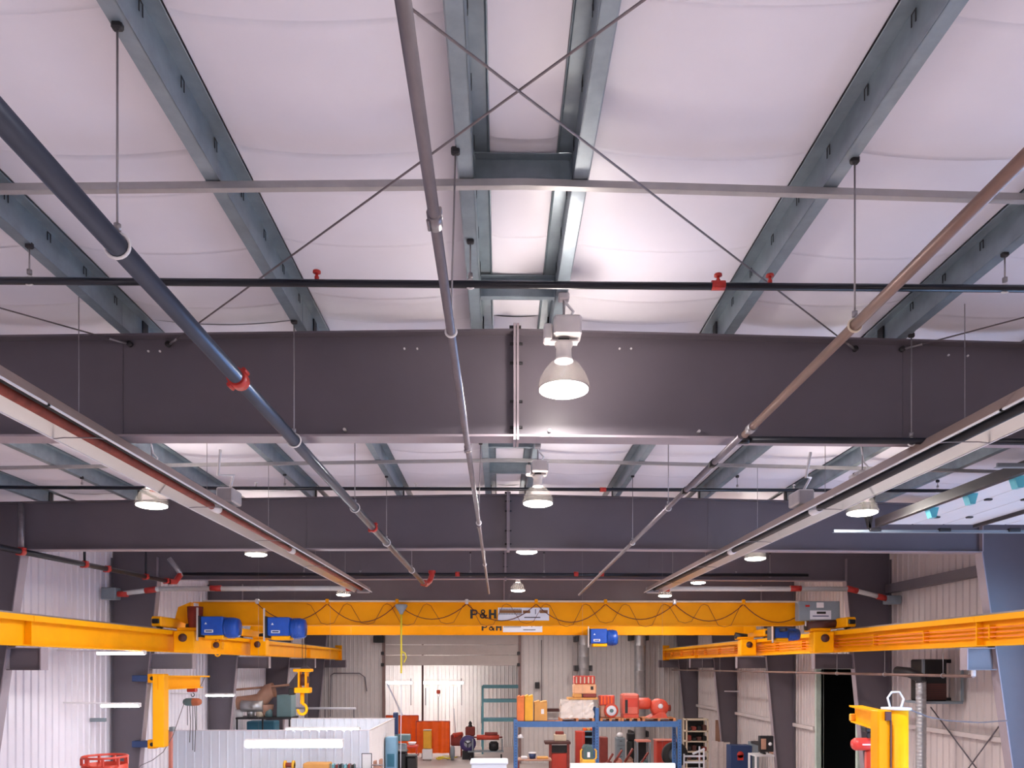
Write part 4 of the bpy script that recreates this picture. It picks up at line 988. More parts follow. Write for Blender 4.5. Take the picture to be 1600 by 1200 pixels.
MB().cbox(r[0], r[1], r[2], r[3], r[4], r[4] + .12, .02).build('vise_base', M_tan, t)
MB().cbox(r[0], r[0] + .3 * w, r[2], r[3], r[4] + .1, r[5], .02).build('fixed_jaw', M_tan, t); MB().cbox(r[1] - .3 * w, r[1], r[2], r[3], r[4] + .1, r[5] + .05, .02).build('sliding_jaw', M_tan, t)
MB().tube((r[0] - .05, r[2] - .03, r[4] + .16), (r[1] + .05, r[2] - .03, r[4] + .16), .02, 8).build('screw', M_rod, t)

# cabinet, bins and drill press by the doorway
r = R(602, 1152, 619, None, 29, .5); t = thing('steel_cabinet', 'light blue steel cabinet at the partition corner', 'cabinet', ctr(r))
MB().cbox(*r, .02).build('body', M_lblue, t)
q = R(605, 1178, 616, 1198, 28.97, .03); MB().box(*q).build('door_panel', M_tealbox, t)
for k, (a, b, c) in enumerate(((619, 634, 1176), (635, 650, 1183))):
    r = R(a, c, b, None, 29.5, .6); t = thing('waste_bin', ['taller black bin beside the light blue cabinet', 'shorter black bin beside the taller black one'][k], 'bin', ctr(r), 'black bins')
    MB().cbox(*r, .05).build('bin_body', M_black, t); MB().cbox(r[0] - .03, r[1] + .03, r[2] - .03, r[3], r[5], r[5] + .06, .02).build('bin_lid', M_dark, t)
r = R(612, 1113, 640, None, 33, .6); t = thing('drill_press', 'grey drill press in front of the orange curtains', 'drill press', ctr(r))
q = R(618, 1118, 622, None, 33.2, .12); MB().box(*q).build('column', M_grey, t)
q = R(614, 1113, 621, 1160, 32.9, .3); MB().cbox(*q, .03).build('head', M_navy, t)
q = R(616, 1148, 640, 1158, 32.8, .5); MB().cbox(*q, .03).build('motor', M_slate, t)
q = R(618, 1163, 634, 1176, 32.8, .5); MB().cbox(*q, .03).build('table', M_grey, t)
q = R(616, 1190, 640, None, 32.8, .6); MB().cbox(*q, .03).build('base', M_grey, t)
r = R(634, 1150, 645, 1160, 34.6, .3); r = R(633, 1160, 652, None, 34.5, .6); t = thing('parts_washer', 'small red bench with white bowl in front of the curtains', 'bench', ctr(r))
MB().cbox(r[0], r[1], r[2], r[3], r[5] - .25, r[5] - .15, .02).build('bench_top', M_redcab, t)
for x in (r[0], r[1] - .05): MB().box(x, x + .05, r[2], r[2] + .05, 0, r[5] - .25).build('leg', M_redcab, t)
MB().lathe([(0, 0), (.14, .02), (.2, .14), (.17, .14), (0, .06)], ((r[0] + r[1]) / 2, r[2] + .3, r[5] - .15), 'z', 14).build('bowl', M_white, t)
# white hood cut by the bottom edge
r = R(734, 1190, 794, 1212, 26, 1.0); r[4] = 0; t = thing('work_table', 'pale blue-white cabinet top at the bottom edge below the doorway', 'cabinet', ctr(r))
MB().cbox(r[0], r[1], r[2], r[3], r[5] - .1, r[5], .03).build('top', M_part, t); MB().cbox(r[0] + .05, r[1] - .05, r[2] + .05, r[3] - .05, 0, r[5] - .1, .02).build('body', M_part, t)

# beyond the back doorway
def curtain(px0, py0, px1, D, label):
    r = R(px0, py0, px1, 1178, D, .04); t = thing('welding_curtain', label, 'curtain', ctr(r), 'orange welding curtains')
    n = 24; mb = MB(); vs = []
    for z in (r[4] + .05, r[5]):
        for k in range(n + 1):
            u = k / n; vs.append((r[0] + (r[1] - r[0]) * u, D + .05 * math.sin(u * 22), z))
    mb.add(vs, [(k, k + 1, n + 2 + k, n + 1 + k) for k in range(n)], True); mb.build('curtain_sheet', M_orange, t)
    MB().tube((r[0] - .03, D, r[5]), (r[1] + .03, D, r[5]), .03, 8).build('top_rail', M_redcab, t)
    for x in (r[0] - .03, r[1] + .03): MB().tube((x, D, 0), (x, D, r[5]), .03, 8).build('side_post', M_redcab, t)
    for x in (r[0] - .03, r[1] + .03): MB().box(x - .04, x + .04, D - .35, D + .35, 0, .05).build('foot', M_redcab, t)
curtain(604, 1118, 653, 51.5, 'orange welding curtain, left and farther of the two')
curtain(651, 1127, 702, 49.5, 'orange welding curtain behind the yellow box, right and nearer')
r = R(661, 1142, 674, None, 48.5, .35); t = thing('gas_heater', 'tall yellow box with white foot in front of the orange curtain', 'box', ctr(r))
r2 = list(r); r2[4] = .75; MB().cbox(*r2, .03).build('body', M_cardy, t); MB().cbox(r[0] - .05, r[1] + .05, r[2] - .05, r[3], .06, .72, .03).build('lower_housing', M_white, t)
MB().cbox(r[0], r[1], r[2] - .02, r[3], r[5], r[5] + .08, .02).build('cap', M_beige, t)
for x in (r[0], r[1] - .08): MB().lathe([(0, 0), (.06, 0), (.06, .06), (0, .06)], (x, r[2] + .1, .06), 'x', 10).build('wheel', M_dark, t)
a = at(690, 1176, 48.7); t = thing('hose_pile', 'tangle of yellow hoses on the floor by the orange curtain', 'hose', (a[0], a[1], 0))
for k in range(3): MB().path([(a[0] + (.35 + .12 * k) * math.cos(b) + .2 * k, 48.7 + (.3 + .06 * k) * math.sin(b), .05 + .04 * k + .1 * abs(math.sin(b * 1.5 + k))) for b in [q * math.pi / 8 for q in range(16)]], .03, 6, True).build('hose_coil', M_hose, t)
def wheelthing(name, label, cat, px, py, D, rad, wdt, m, hubm, axis='y'):
    a = at(px, py, D); t = thing(name, label, cat, (a[0], D, 0))
    MB().lathe([(rad * .5, 0), (rad, 0), (rad * 1.04, wdt * .3), (rad * 1.04, wdt * .7), (rad, wdt), (rad * .5, wdt), (rad * .5, 0)], (a[0], D, a[2]), axis, 24).build('rim_ring', m, t)
    MB().lathe([(0, wdt * .2), (rad * .52, wdt * .2), (rad * .52, wdt * .8), (0, wdt * .8)], (a[0], D, a[2]), axis, 18).build('hub', hubm, t)
    for k in range(3): b = k * 2.09 + .5; MB().bar((a[0], D - .02, a[2]), (a[0] + rad * .5 * math.cos(b), D - .02, a[2] + rad * .5 * math.sin(b)), .06, .06).build('spoke', M_dark, t)
    MB().box(a[0] - rad * .7, a[0] + rad * .7, D, D + wdt, 0, max(.06, a[2] - rad * .9)).build('stand', M_dark, t)
    return t
wheelthing('hose_reel', 'purple cable reel standing beside the orange curtain', 'reel', 731, 1162, 49, .50, .35, M_purple, M_plate_w)
a = at(707, 1172, 48.6); t = thing('tire', 'grey tyre standing at the right edge of the orange curtain', 'tyre', (a[0], 48.6, 0))
MB().lathe([(.22, 0), (.40, .02), (.46, .07), (.46, .22), (.40, .27), (.22, .29)], (a[0] - .15, 48.6, .46), 'x', 20).build('rubber', M_grey, t); MB().lathe([(0, .1), (.23, .1), (.23, .2), (0, .2)], (a[0] - .15, 48.6, .46), 'x', 14).build('hub', M_slate, t)
r = R(704, 1143, 722, None, 50.5, .8); t = thing('engine_stand', 'brown-red machine on a stand behind the tyre', 'machine', ctr(r))
MB().cbox(r[0], r[1], r[2], r[3], .7, r[5] - .2, .08).build('body', M_brick, t); MB().tube((r[0] + .2, r[2], r[5] - .25), (r[1], r[2] + .3, r[5] - .2), .16, 12).build('cylinder', M_redmot, t)
for x in (r[0] + .05, r[1] - .1):
    for y in (r[2], r[3] - .08): MB().box(x, x + .07, y, y + .07, 0, .7).build('leg', M_brick, t)
MB().tube((r[0] + .3, r[2] + .3, r[5] - .2), (r[0] + .2, r[2] + .3, r[5] + 1.5), .03, 6).build('lever', M_plate_w, t)
r = R(727, 1130, 742, 1150, 50.2, .6); t = thing('gearbox', 'dark red gearbox with valve on top behind the purple reel', 'gearbox', (ctr(r)[0], 50.5, 0))
MB().cbox(r[0], r[1], r[2], r[3], r[4], r[5] - .25, .06).build('housing', M_brick, t); MB().lathe([(.18, 0), (.1, .15), (.12, .25), (.06, .35), (0, .4)], (ctr(r)[0], r[2] + .3, r[5] - .27), 'z', 12).build('valve', M_black, t)
MB().box(r[0] + .05, r[1] - .05, r[2] + .1, r[3] - .1, 0, r[4]).build('pedestal', M_grey, t)
# cart with a motor
r = R(731, 1176, 787, None, 48.6, .9); zt2_ = at(760, 1174, 48.6)[2]; t = thing('pipe_cart', 'low steel cart carrying a red roller and black motor', 'cart', ctr(r))
MB().box(r[0], r[1], r[2], r[3], zt2_ - .06, zt2_).build('cart_deck', M_grey, t)
for x in (r[0] + .1, r[1] - .2):
    for y in (r[2], r[3] - .1): MB().lathe([(0, 0), (.15, 0), (.15, .1), (0, .1)], (x, y, .15), 'x', 12).build('wheel', M_dark, t)
for x in (r[0] + .3, r[1] - .1): MB().box(x - .04, x + .04, r[2] + .1, r[2] + .2, zt2_, at(760, 1155, 48.6)[2]).build('upright', M_grey, t)
a = at(745, 1152, 48.9); b = at(780, 1152, 48.9); ro = thing('roller', 'rust-red roller lying across the low cart', 'roller', a); MB().tube(a, b, .17, 14).build('roller_drum', M_redmot, ro); MB().tube((a[0] - .2, a[1], a[2]), (b[0] + .2, b[1], b[2]), .05, 8).build('shaft', M_brick, ro)
MB().cbox(a[0] + .5, b[0] - .1, 48.75, 49.05, a[2] + .14, a[2] + .32, .03).build('guard', M_brick, ro)
q = R(764, 1159, 779, 1174, 48.7, .5); q[4] = zt2_; m_ = thing('motor', 'black motor standing on the low cart', 'motor', ctr(q)); MB().cbox(*q, .12).build('motor_body', M_black, m_); MB().lathe([(0, -.04), (.14, -.04), (.16, 0)], (ctr(q)[0], 48.7, (q[4] + q[5]) / 2), 'y', 14).build('fan_cover', M_dark, m_)
# teal shelving
r = R(752, 1072, 815, None, 52, 1.1); t = thing('pallet_shelving', 'pale teal steel shelving seen through the back doorway', 'shelving', ctr(r))
for px in (754, 812):
    x = at(px, 1072, 52)[0]
    for y in (52, 53.0): MB().box(x - .06, x + .06, y, y + .1, 0, r[5]).build('upright', M_teal, t)
for py in (1073, 1095, 1125):
    q = R(754, py - 2.5, 812, py + 2.5, 52, .06); MB().box(*q).build('shelf_beam', M_teal, t)
    q2 = list(q); q2[2], q2[3] = 53.04, 53.1; MB().box(*q2).build('shelf_beam', M_teal, t); MB().box(q[0], q[1], 52.06, 53.04, q[5] - .05, q[5] - .02).build('shelf_board', M_lblue, t)
for k in range(2): MB().bar((r[0], 52.1, .5 + 1.6 * k), (r[0], 53.0, 1.6 + 1.6 * k), .03, .05).build('diagonal_brace', M_teal, t)
x = at(658, 1040, 49)[0]; tag(MB().box(x - .06, x + .06, 49.9, 50.0, 0, 8.4).box(x - .12, x + .12, 49.88, 50.02, 0, .02).build('steel_post', M_louvre, org=(x, 49.9, 0)), 'thin dark post standing inside the back doorway', 'post')
x = at(624, 1100, 48)[0]; tag(MB().bar(at(604, 1066, 50.4), at(629, 1118, 50.4), .08, .1).build('boom_arm', M_plate_w, org=at(604, 1066, 50.4)), 'pale sloping arm above the left orange curtain', 'arm')
a = at(685, 1081, 50.6); t = thing('crane_hook', 'small orange hook block hanging beyond the back doorway', 'hook', a)
MB().cbox(a[0] - .12, a[0] + .12, 50.5, 50.7, a[2] - .12, a[2] + .12, .04).build('block', M_redmot, t); MB().tube((a[0], 50.6, a[2] + .1), (a[0], 50.6, 8.5), .015, 6).build('rope', M_plate_w, t)
MB().path([(a[0], 50.6, a[2] - .12)] + [(a[0] + .08 * math.sin(b), 50.6, a[2] - .25 + .09 * math.cos(b)) for b in [q * math.pi / 7 for q in range(11)]], .025, 6).build('hook', M_plate_w, t)
MB().tube((a[0], 50.6, a[2] - .3), (a[0], 50.6, a[2] - 2.1), .02, 6).build('sling', M_dark, t)
for px, y0 in ((642, 1060), (665, 1075), (721, 1060)):
    a = at(px, y0, YF - .2); b = at(px, 1102, YF - .2); tag(MB().tube(a, b, .03, 6).build('wall_conduit', M_cable, org=a), 'thin vertical conduit on the far workshop wall, %s' % {642: 'leftmost', 665: 'middle', 721: 'rightmost'}[px], 'conduit')
# ---------------------------------------------------------------- pallet rack and what is on it
D = 31.7; DEP = 1.1
zt = at(930, 1127, D)[2]; zb = at(930, 1136, D)[2]
rk = thing('pallet_rack', 'two-bay blue pallet rack with red motors on top', 'pallet rack', (at(933, 1130, D)[0], D + .5, 0))
PX = [806, 933, 1062]
for px in PX:
    x = at(px, 1130, D)[0]; top = zt + (.55 if px == 933 else .06)
    for y in (D, D + DEP - .09):
        u = MB().box(x - .075, x + .075, y, y + .09, 0, top).build('upright', M_rackblue, rk)
        for k in range(16): zz = zt - .12 - k * .12; MB().box(x - .022, x + .022, y - .004, y, zz, zz + .05).build('slot_hole', M_navy, u)
    for k in range(3): MB().bar((x, D + .09, .5 + k * 1.0), (x, D + DEP - .09, 1.3 + k * 1.0), .03, .05).build('frame_brace', M_rackblue, rk)
for a, b in zip(PX[:-1], PX[1:]):
    xa, xb = at(a, 1130, D)[0] + .075, at(b, 1130, D)[0] - .075
    for y in (D + .01, D + DEP - .06):
        MB().box(xa, xb, y, y + .05, zb, zt).build('load_beam', M_rackblue, rk)
    for k in range(8):
        w = (xb - xa) / 8; MB().box(xa + k * w + .02, xa + (k + 1) * w - .02, D + .06, D + DEP - .06, zt - .05, zt - .02).build('deck_board', M_wood, rk)
def rr(px0, py0, px1, dep=.8, dy=.1, py1=None):
    r = R(px0, py0, px1, 1127, D + dy, dep); r[4] = zt if py1 is None else at(px0, py1, D + dy)[2]; return r
def pallet(r, label):
    t = thing('pallet', label, 'pallet', ctr(r), 'wooden pallets on the rack'); h = .13
    n = 5; w = (r[3] - r[2]) / n
    for k in range(n): MB().box(r[0], r[1], r[2] + k * w + .015, r[2] + (k + 1) * w - .015, r[4] + h - .025, r[4] + h).build('top_plank', M_wood, t)
    for k in range(3): x = r[0] + (r[1] - r[0] - .1) * k / 2; MB().box(x, x + .1, r[2], r[3], r[4], r[4] + h - .025).build('runner', M_wood, t)
    return r[4] + h
# cartons, left bay
for px0, py0, px1, m, lab in ((808, 1089, 819, mat('orange_carton', (222, 120, 62), .7), 'orange carton at the left end of the rack top'), (820, 1088, 833, M_cardy, 'tall yellow carton second from the left on the rack top'), (835, 1097, 855, M_cardboard, 'orange-brown carton with white label on the rack top')):
    r = rr(px0, py0, px1); t = thing('carton', lab, 'carton', ctr(r), 'cartons on the rack top')
    MB().cbox(*r, .02).build('box_body', m, t)
    for s in (-1, 1): MB().prism([(r[0] + (.0 if s < 0 else (r[1] - r[0]) * .52), r[5]), (r[0] + (r[1] - r[0]) * (.48 if s < 0 else 1), r[5]), (r[0] + (r[1] - r[0]) * (.40 if s < 0 else .95), r[5] + .06)], 'xz', r[2], r[3]).build('flap', m, t)
    if px0 == 835: MB().box(r[0] + .28, r[0] + .40, r[2] - .006, r[2], r[4] + .3, r[4] + .5).build('label_sticker', M_white, t)
r = rr(875, 1112, 929, 1.0, .03); zp = pallet([r[0], r[1], r[2], r[3], zt, 0], 'wooden pallet under the shrink-wrapped load on the rack')
r = rr(876, 1094, 928, .9, .06); r[4] = zp
t = thing('wrapped_load', 'pallet load in crumpled white shrink wrap on the rack', 'wrapped load', ctr(r))
mb = MB(); n = 10; nz = 6; ring = []
for j in range(nz + 1):
    z = r[4] + (r[5] - r[4]) * j / nz; pts = []
    for k in range(n * 4):
        u = (k % n) / n; sd = k // n
        x, y = [(r[0] + (r[1] - r[0]) * u, r[2]), (r[1], r[2] + (r[3] - r[2]) * u), (r[1] - (r[1] - r[0]) * u, r[3]), (r[0], r[3] - (r[3] - r[2]) * u)][sd]
        d = random.uniform(-.035, .035); tp = 1 - .06 * j / nz
        cx_, cy_ = ctr(r)[0], ctr(r)[1]
        pts.append((cx_ + (x - cx_) * tp + d, cy_ + (y - cy_) * tp + d, z + .6 * d))
    ring.append(pts)
N = n * 4; vs = [p for q in ring for p in q]
mb.add(vs, [(j * N + k, j * N + (k + 1) % N, (j + 1) * N + (k + 1) % N, (j + 1) * N + k) for j in range(nz) for k in range(N)] + [tuple(nz * N + k for k in range(N))])
mb.build('wrap', M_wrap, t); top = r[5]
r = rr(888, 1085, 934, .9, .06); r[4] = top; zp2 = r[4] + .0
MB().box(r[0], r[1], r[2], r[3], top + .02, top + .1).build('slip_sheet', M_cardboard, t)
r = rr(897, 1056, 932, .8, .08); r[4] = top + .1
t = thing('blower_unit', 'beige and red blower box stacked on the wrapped load', 'blower', ctr(r)); w = r[1] - r[0]; h = r[5] - r[4]
MB().cbox(r[0], r[1], r[2], r[3], r[4] + .18 * h, r[4] + .62 * h, .04).build('casing', mat('salmon_beige', (222, 168, 128), .5), t)
MB().cbox(r[0] + .4 * w, r[1], r[2] + .02, r[3], r[4], r[4] + .2 * h, .03).build('base', M_brick, t)
MB().cbox(r[0], r[0] + .36 * w, r[2] + .02, r[3], r[4], r[4] + .18 * h, .03).build('base', M_cardboard, t)
MB().cbox(r[0] + .02 * w, r[1] - .06 * w, r[2] + .04, r[3], r[4] + .62 * h, r[5], .03).build('grille_box', M_redcab, t)
for k in range(5): x = r[0] + w * (.08 + .18 * k); MB().box(x, x + .06 * w, r[2] + .02, r[2] + .04, r[4] + .66 * h, r[5] - .04 * h).build('grille_slat', M_beige, t)
MB().box(r[0] + .74 * w, r[0] + .86 * w, r[2] - .01, r[2] + .01, r[4] + .36 * h, r[4] + .52 * h).build('dark_port', M_black, t)
# motors, right bay
r = rr(938, 1124, 970, .95, .05); zp = pallet([r[0], r[1], r[2], r[3], zt, 0], 'wooden pallet under the red fan motor on the rack')
def motor(px0, py0, px1, label, style):
    r = rr(px0, py0, px1, .8, .1); r[4] = zt + .13; t = thing('electric_motor', label, 'motor', ctr(r), 'red motors on the rack'); w = r[1] - r[0]; h = r[5] - r[4]; c = ctr(r)
    if style == 'fan':
        R_ = min(w, h) * .34
        MB().lathe([(R_ * .55, 0), (R_ * 1.1, 0), (R_ * 1.15, .1), (R_ * 1.1, .5), (0, .5)], (r[0] + w * .6, r[2], r[4] + R_ * 1.15), 'y', 22).build('volute', M_redmot, t)
        MB().lathe([(.0, .06), (R_ * .35, .03), (R_ * .8, .02), (R_ * .8, .08), (0, .08)], (r[0] + w * .6, r[2] - .05, r[4] + R_ * 1.15), 'y', 18).build('inlet_cone', M_plate_w, t)
        MB().lathe([(0, 0), (R_ * .3, 0), (R_ * .3, .05), (0, .05)], (r[0] + w * .6, r[2] - .08, r[4] + R_ * 1.15), 'y', 12).build('impeller_hub', M_slate, t)
        MB().cbox(r[0], r[1] - .18 * w, r[2] + .25, r[3], r[4] + .55 * h, r[5], .02).build('outlet_box', M_redcab, t)
        for k in range(4): x = r[0] + w * (.08 + .18 * k); MB().box(x, x + .05, r[2] + .22, r[2] + .25, r[4] + .6 * h, r[5] - .03).build('outlet_slat', M_orange, t)
        MB().cbox(r[0], r[0] + .35 * w, r[2] + .1, r[3], r[4], r[4] + .55 * h, .05).build('bearing_stand', M_tan, t)
    elif style == 'box':
        MB().cbox(r[0], r[1], r[2], r[3], r[4] + .1 * h, r[5], .07).build('housing', mat('dusty_red', (196, 94, 78), .5), t)
        MB().box(r[0] + .12 * w, r[1] - .1 * w, r[2] - .012, r[2] + .01, r[4] + .45 * h, r[4] + .82 * h).build('inset_panel', M_redcab, t)
        MB().box(r[0] + .14 * w, r[0] + .3 * w, r[2] - .02, r[2], r[4] + .2 * h, r[4] + .75 * h).build('dark_slot', M_black, t)
        MB().cbox(r[0] + .03, r[1] - .03, r[2] - .05, r[3], r[4], r[4] + .14 * h, .02).build('base', M_redmot, t)
        MB().lathe([(0, 0), (.2, 0), (.24, .1), (.24, .5), (.15, .6), (0, .6)], (r[1] - .05, r[2] + .35, r[4] + .58 * h), 'x', 16).build('motor_barrel', M_redmot, t)
    else:
        MB().lathe([(0, 0), (h * .38, 0), (h * .46, .1), (h * .46, .55), (h * .36, .65), (0, .65)], (c[0], r[2], r[4] + .54 * h), 'y', 20).build('barrel', M_redmot, t)
        MB().lathe([(0, -.02), (h * .13, -.02), (h * .13, .02), (0, .02)], (c[0], r[2] - .02, r[4] + .62 * h), 'y', 12).build('end_label', M_plate_w, t)
        MB().prism([(r[0], r[4]), (r[1] - .2 * w, r[4]), (r[1] - .3 * w, r[4] + .3 * h), (r[0] + .45 * w, r[4] + .3 * h)], 'xz', r[2] - .04, r[3]).build('mounting_foot', M_redmot, t)
        MB().tube((c[0] + h * .3, r[2] + .3, r[4] + .5 * h), (r[1], r[2] + .3, r[4] + .5 * h), .14, 12).build('terminal_box', M_brick, t)
motor(938, 1087, 967, 'red blower with round metal inlet on the rack', 'fan')
r = rr(971, 1124, 1000, .95, .05); pallet([r[0], r[1], r[2], r[3], zt, 0], 'wooden pallet under the boxy red motor on the rack')
motor(973, 1084, 999, 'boxy dusty-red motor in the middle of the right rack bay', 'box')
r = rr(1004, 1124, 1056, .95, .05); pallet([r[0], r[1], r[2], r[3], zt, 0], 'wooden pallet under the rightmost red motor on the rack')
motor(1014, 1092, 1050, 'round red motor with pale end label at the right end of the rack', 'round')
a = R(848, 1107, 874, 1112, 46.6, .1); tag(MB().box(*a).build('wall_rail', M_louvre, org=ctr(a)), 'short dark rail on the back wall beside the wrapped load', 'rail')

# under and behind the rack
r = R(858, 1159, 890, None, 36, .8); t = thing('workbench_machine', 'dark red machine stand with a brown block on top, under the rack', 'machine', ctr(r)); w = r[1] - r[0]
MB().cbox(r[0] - .2, r[1] + .05, r[2] - .05, r[3], r[5] - .12, r[5], .02).build('table_top', M_louvre, t)
for x in (r[0], r[1] - .12): MB().box(x, x + .12, r[2], r[2] + .12, 0, r[5] - .12).build('leg', M_brick, t)
MB().cbox(r[0] + .1, r[1] - .1, r[2] + .05, r[3], .2, r[5] - .55, .03).build('lower_cabinet', M_redcab, t)
MB().box(r[0] + .12, r[1] - .12, r[2] + .03, r[2] + .06, r[5] - .52, r[5] - .16).build('dark_recess', M_black, t)
q = R(866, 1148, 885, 1159, 36.2, .5); q[4] = r[5]; MB().cbox(*q, .03).build('top_plate', M_beige, t)
q = R(879 - 1, 1143, 893, 1150, 36.3, .3); q = R(868, 1143, 881, 1151, 36.3, .3); MB().cbox(*q, .03).build('top_block', M_brick, t)
r = R(900, 1143, 914, None, 36.5, .6); t = thing('tool_cabinet', 'bright red tool cabinet under the left rack bay', 'cabinet', ctr(r)); MB().cbox(*r, .02).build('body', M_redcab, t)
for k in range(4): MB().box(r[0] + .04, r[1] - .04, r[2] - .015, r[2], r[5] - .25 - k * .3, r[5] - .02 - k * .3).build('drawer', M_redcab, t)
r = R(911, 1147, 931, None, 37.5, .6); t = thing('equipment_shelf', 'dark shelf of boxes behind the bright red cabinet', 'shelf', ctr(r))
for py in (1142, 1151, 1165): q = R(911, py, 931, py + 1.5, 37.5, .6); MB().box(*q).build('shelf_board', M_lblue, t)
q = R(911, 1142, 931, None, 38.0, .08); MB().box(*q).build('back_panel', M_black, t)
for k, (px, m) in enumerate(((914, M_orange), (920, M_cardboard), (926, M_orange))): q = R(px - 2.5, 1138, px + 2.5, 1142, 37.55, .4); MB().cbox(*q, .02).build('small_box', m, t)
r = R(908, 1166, 932, None, 29.5, .8); t = thing('floor_machine', 'yellow machine with dark green hood and yellow side handles', 'machine', ctr(r)); w = r[1] - r[0]
zz = at(920, 1187, 29.5)[2]
MB().cbox(r[0] + .05 * w, r[1] - .05 * w, r[2], r[3], .1, zz, .05).build('base', M_cardy, t)
MB().prism([(r[0] + .18 * w, zz), (r[1] - .18 * w, zz), (r[1] - .18 * w, r[5] - .12), (r[1] - .32 * w, r[5]), (r[0] + .32 * w, r[5]), (r[0] + .18 * w, r[5] - .12)], 'xz', r[2] + .1, r[3]).build('hood', mat('dark_green_hood', (58, 82, 80), .4), t)
MB().box(r[0] + .42 * w, r[0] + .6 * w, r[2] + .085, r[2] + .1, zz + .08, zz + .28).build('hood_label', M_white, t)
for s, x in ((1, r[0]), (-1, r[1])): MB().path([(x + s * .1 * w, r[2] + .1, zz), (x, r[2] + .1, zz + .05), (x, r[2] + .1, r[5] - .18), (x + s * .1 * w, r[2] + .1, r[5] - .12)], .035, 8).build('handle', M_cardy, t)
simple('brown_cabinet', 'narrow brown cabinet under the right rack bay', 'cabinet', R(938, 1152, 950, None, 36, .5), M_brick)
r = R(963, 1153, 977, None, 40, .6); t = thing('filing_cabinet', 'grey filing cabinet with white bag on top under the rack', 'cabinet', ctr(r)); MB().cbox(*r, .02).build('body', M_grey, t)
for k in range(3):
    d = MB().box(r[0] + .03, r[1] - .03, r[2] - .02, r[2], r[5] - .38 - k * .4, r[5] - .03 - k * .4).build('drawer', M_grey, t); MB().box(ctr(r)[0] - .06, ctr(r)[0] + .06, r[2] - .04, r[2] - .02, r[5] - .18 - k * .4, r[5] - .15 - k * .4).build('handle', M_dark, d)
a = at(969, 1150, 40.2); tag(MB().lathe([(0, 0), (.14, .02), (.19, .12), (.15, .22), (.06, .27), (0, .27)], (a[0], 40.25, r[5]), 'z', 12).build('bag', M_white, org=(a[0], 40.25, r[5])), 'small white bag on the grey filing cabinet', 'bag')
r = R(981, 1146, 993, None, 40.5, .6); t = thing('air_compressor', 'black upright machine beside the grey filing cabinet', 'machine', ctr(r)); c = ctr(r)
MB().lathe([(0, .1), (.2, .12), (.22, .3), (.22, r[5] - .5), (.14, r[5] - .35), (0, r[5] - .35)], (c[0], 40.8, 0), 'z', 14).build('tank', M_black, t); MB().cbox(r[0], r[1], 40.6, 41.0, r[5] - .4, r[5], .05).build('pump_head', M_dark, t); MB().cbox(c[0] - .2, c[0] + .2, 40.6, 41, 0, .12, .02).build('foot', M_dark, t)
r = R(995, 1157, 1017, None, 37, .7); t = thing('steel_bench', 'steel bench with pinkish edge under the right rack bay', 'bench', ctr(r)); MB().box(r[0], r[1], r[2], r[3], r[5] - .08, r[5]).build('bench_top', M_pink, t)
for x in (r[0], r[1] - .07):
    for y in (r[2], r[3] - .07): MB().box(x, x + .07, y, y + .07, 0, r[5] - .08).build('leg', M_grey, t)
MB().box(r[0] + .1, r[1] - .1, r[3] - .05, r[3], .3, r[5] - .1).build('back_panel', M_black, t); MB().box(r[0], r[1], r[2], r[3], .5, .54).build('lower_shelf', M_slate, t)
r = R(1026, 1158, 1056, None, 35, .7); t = thing('red_locker', 'wide red locker under the right end of the rack', 'locker', ctr(r)); MB().cbox(*r, .03).build('body', M_redcab, t); MB().cbox(r[0] - .03, r[1] + .03, r[2] - .03, r[3], r[5], r[5] + .05, .01).build('top', M_pink, t); MB().box(r[1] - .2, r[1] - .17, r[2] - .03, r[2], r[5] - .9, r[5] - .7).build('handle', M_plate_w, t)
a = at(1056, 1180, 33.6); t = thing('tire', 'black tyre leaning behind the right rack post', 'tyre', (a[0], 33.6, 0)); MB().lathe([(.3, 0), (.52, .02), (.58, .08), (.58, .2), (.52, .26), (.3, .28)], (a[0], 33.7, a[2]), 'y', 22).build('rubber', M_black, t); MB().box(a[0] - .25, a[0] + .25, 33.7, 33.98, 0, a[2] - .55).build('block', M_dark, t); MB().lathe([(0, .1), (.31, .1), (.31, .18), (0, .18)], (a[0], 33.7, a[2]), 'y', 16).build('hub', M_grey, t)
a = R(948, 1172, 1000, 1200, 33, .9); zl = .0
for k, (px, py, w_, m, lab) in enumerate(((953, 1178, .5, M_brick, 'brown-red scrap piece behind the yellow machine'), (967, 1172, .4, M_pink, 'pink casting behind the yellow machine'), (984, 1170, .55, M_tan, 'tan housing leaning under the right rack bay'), (1008, 1176, .7, M_slate, 'grey-green crate under the right rack bay'))):
    r = R(px - 9, py, px + 9, None, 33.2 + .25 * k, .5); t = thing('machine_part', lab, 'machine part', ctr(r), 'parts stored under the rack')
    MB().cbox(r[0], r[1], r[2], r[3], 0, r[5] * .75, .1).build('casting', m, t); MB().lathe([(0, 0), (.17, 0), (.2, .08), (.1, .2), (0, .2)], (ctr(r)[0], ctr(r)[1], r[5] * .75 - .01), 'z', 12).build('boss', m, t); MB().tube((r[0] + .05, r[2] + .1, r[5] * .74), (r[1] - .1, r[2] + .1, r[5]), .05, 8).build('arm', M_brick, t)
r = R(809, 1187, 862, None, 32.9, .9); t = thing('parts_table', 'low table with a blue bucket, under the left rack bay', 'table', ctr(r)); MB().box(r[0], r[1], r[2], r[3], r[5] - .06, r[5]).build('table_top', M_tan, t)
for x in (r[0], r[1] - .07):
    for y in (r[2], r[3] - .07): MB().box(x, x + .07, y, y + .07, 0, r[5] - .06).build('leg', M_brick, t)
a = at(832, 1187, 33.2); tz = r[5]
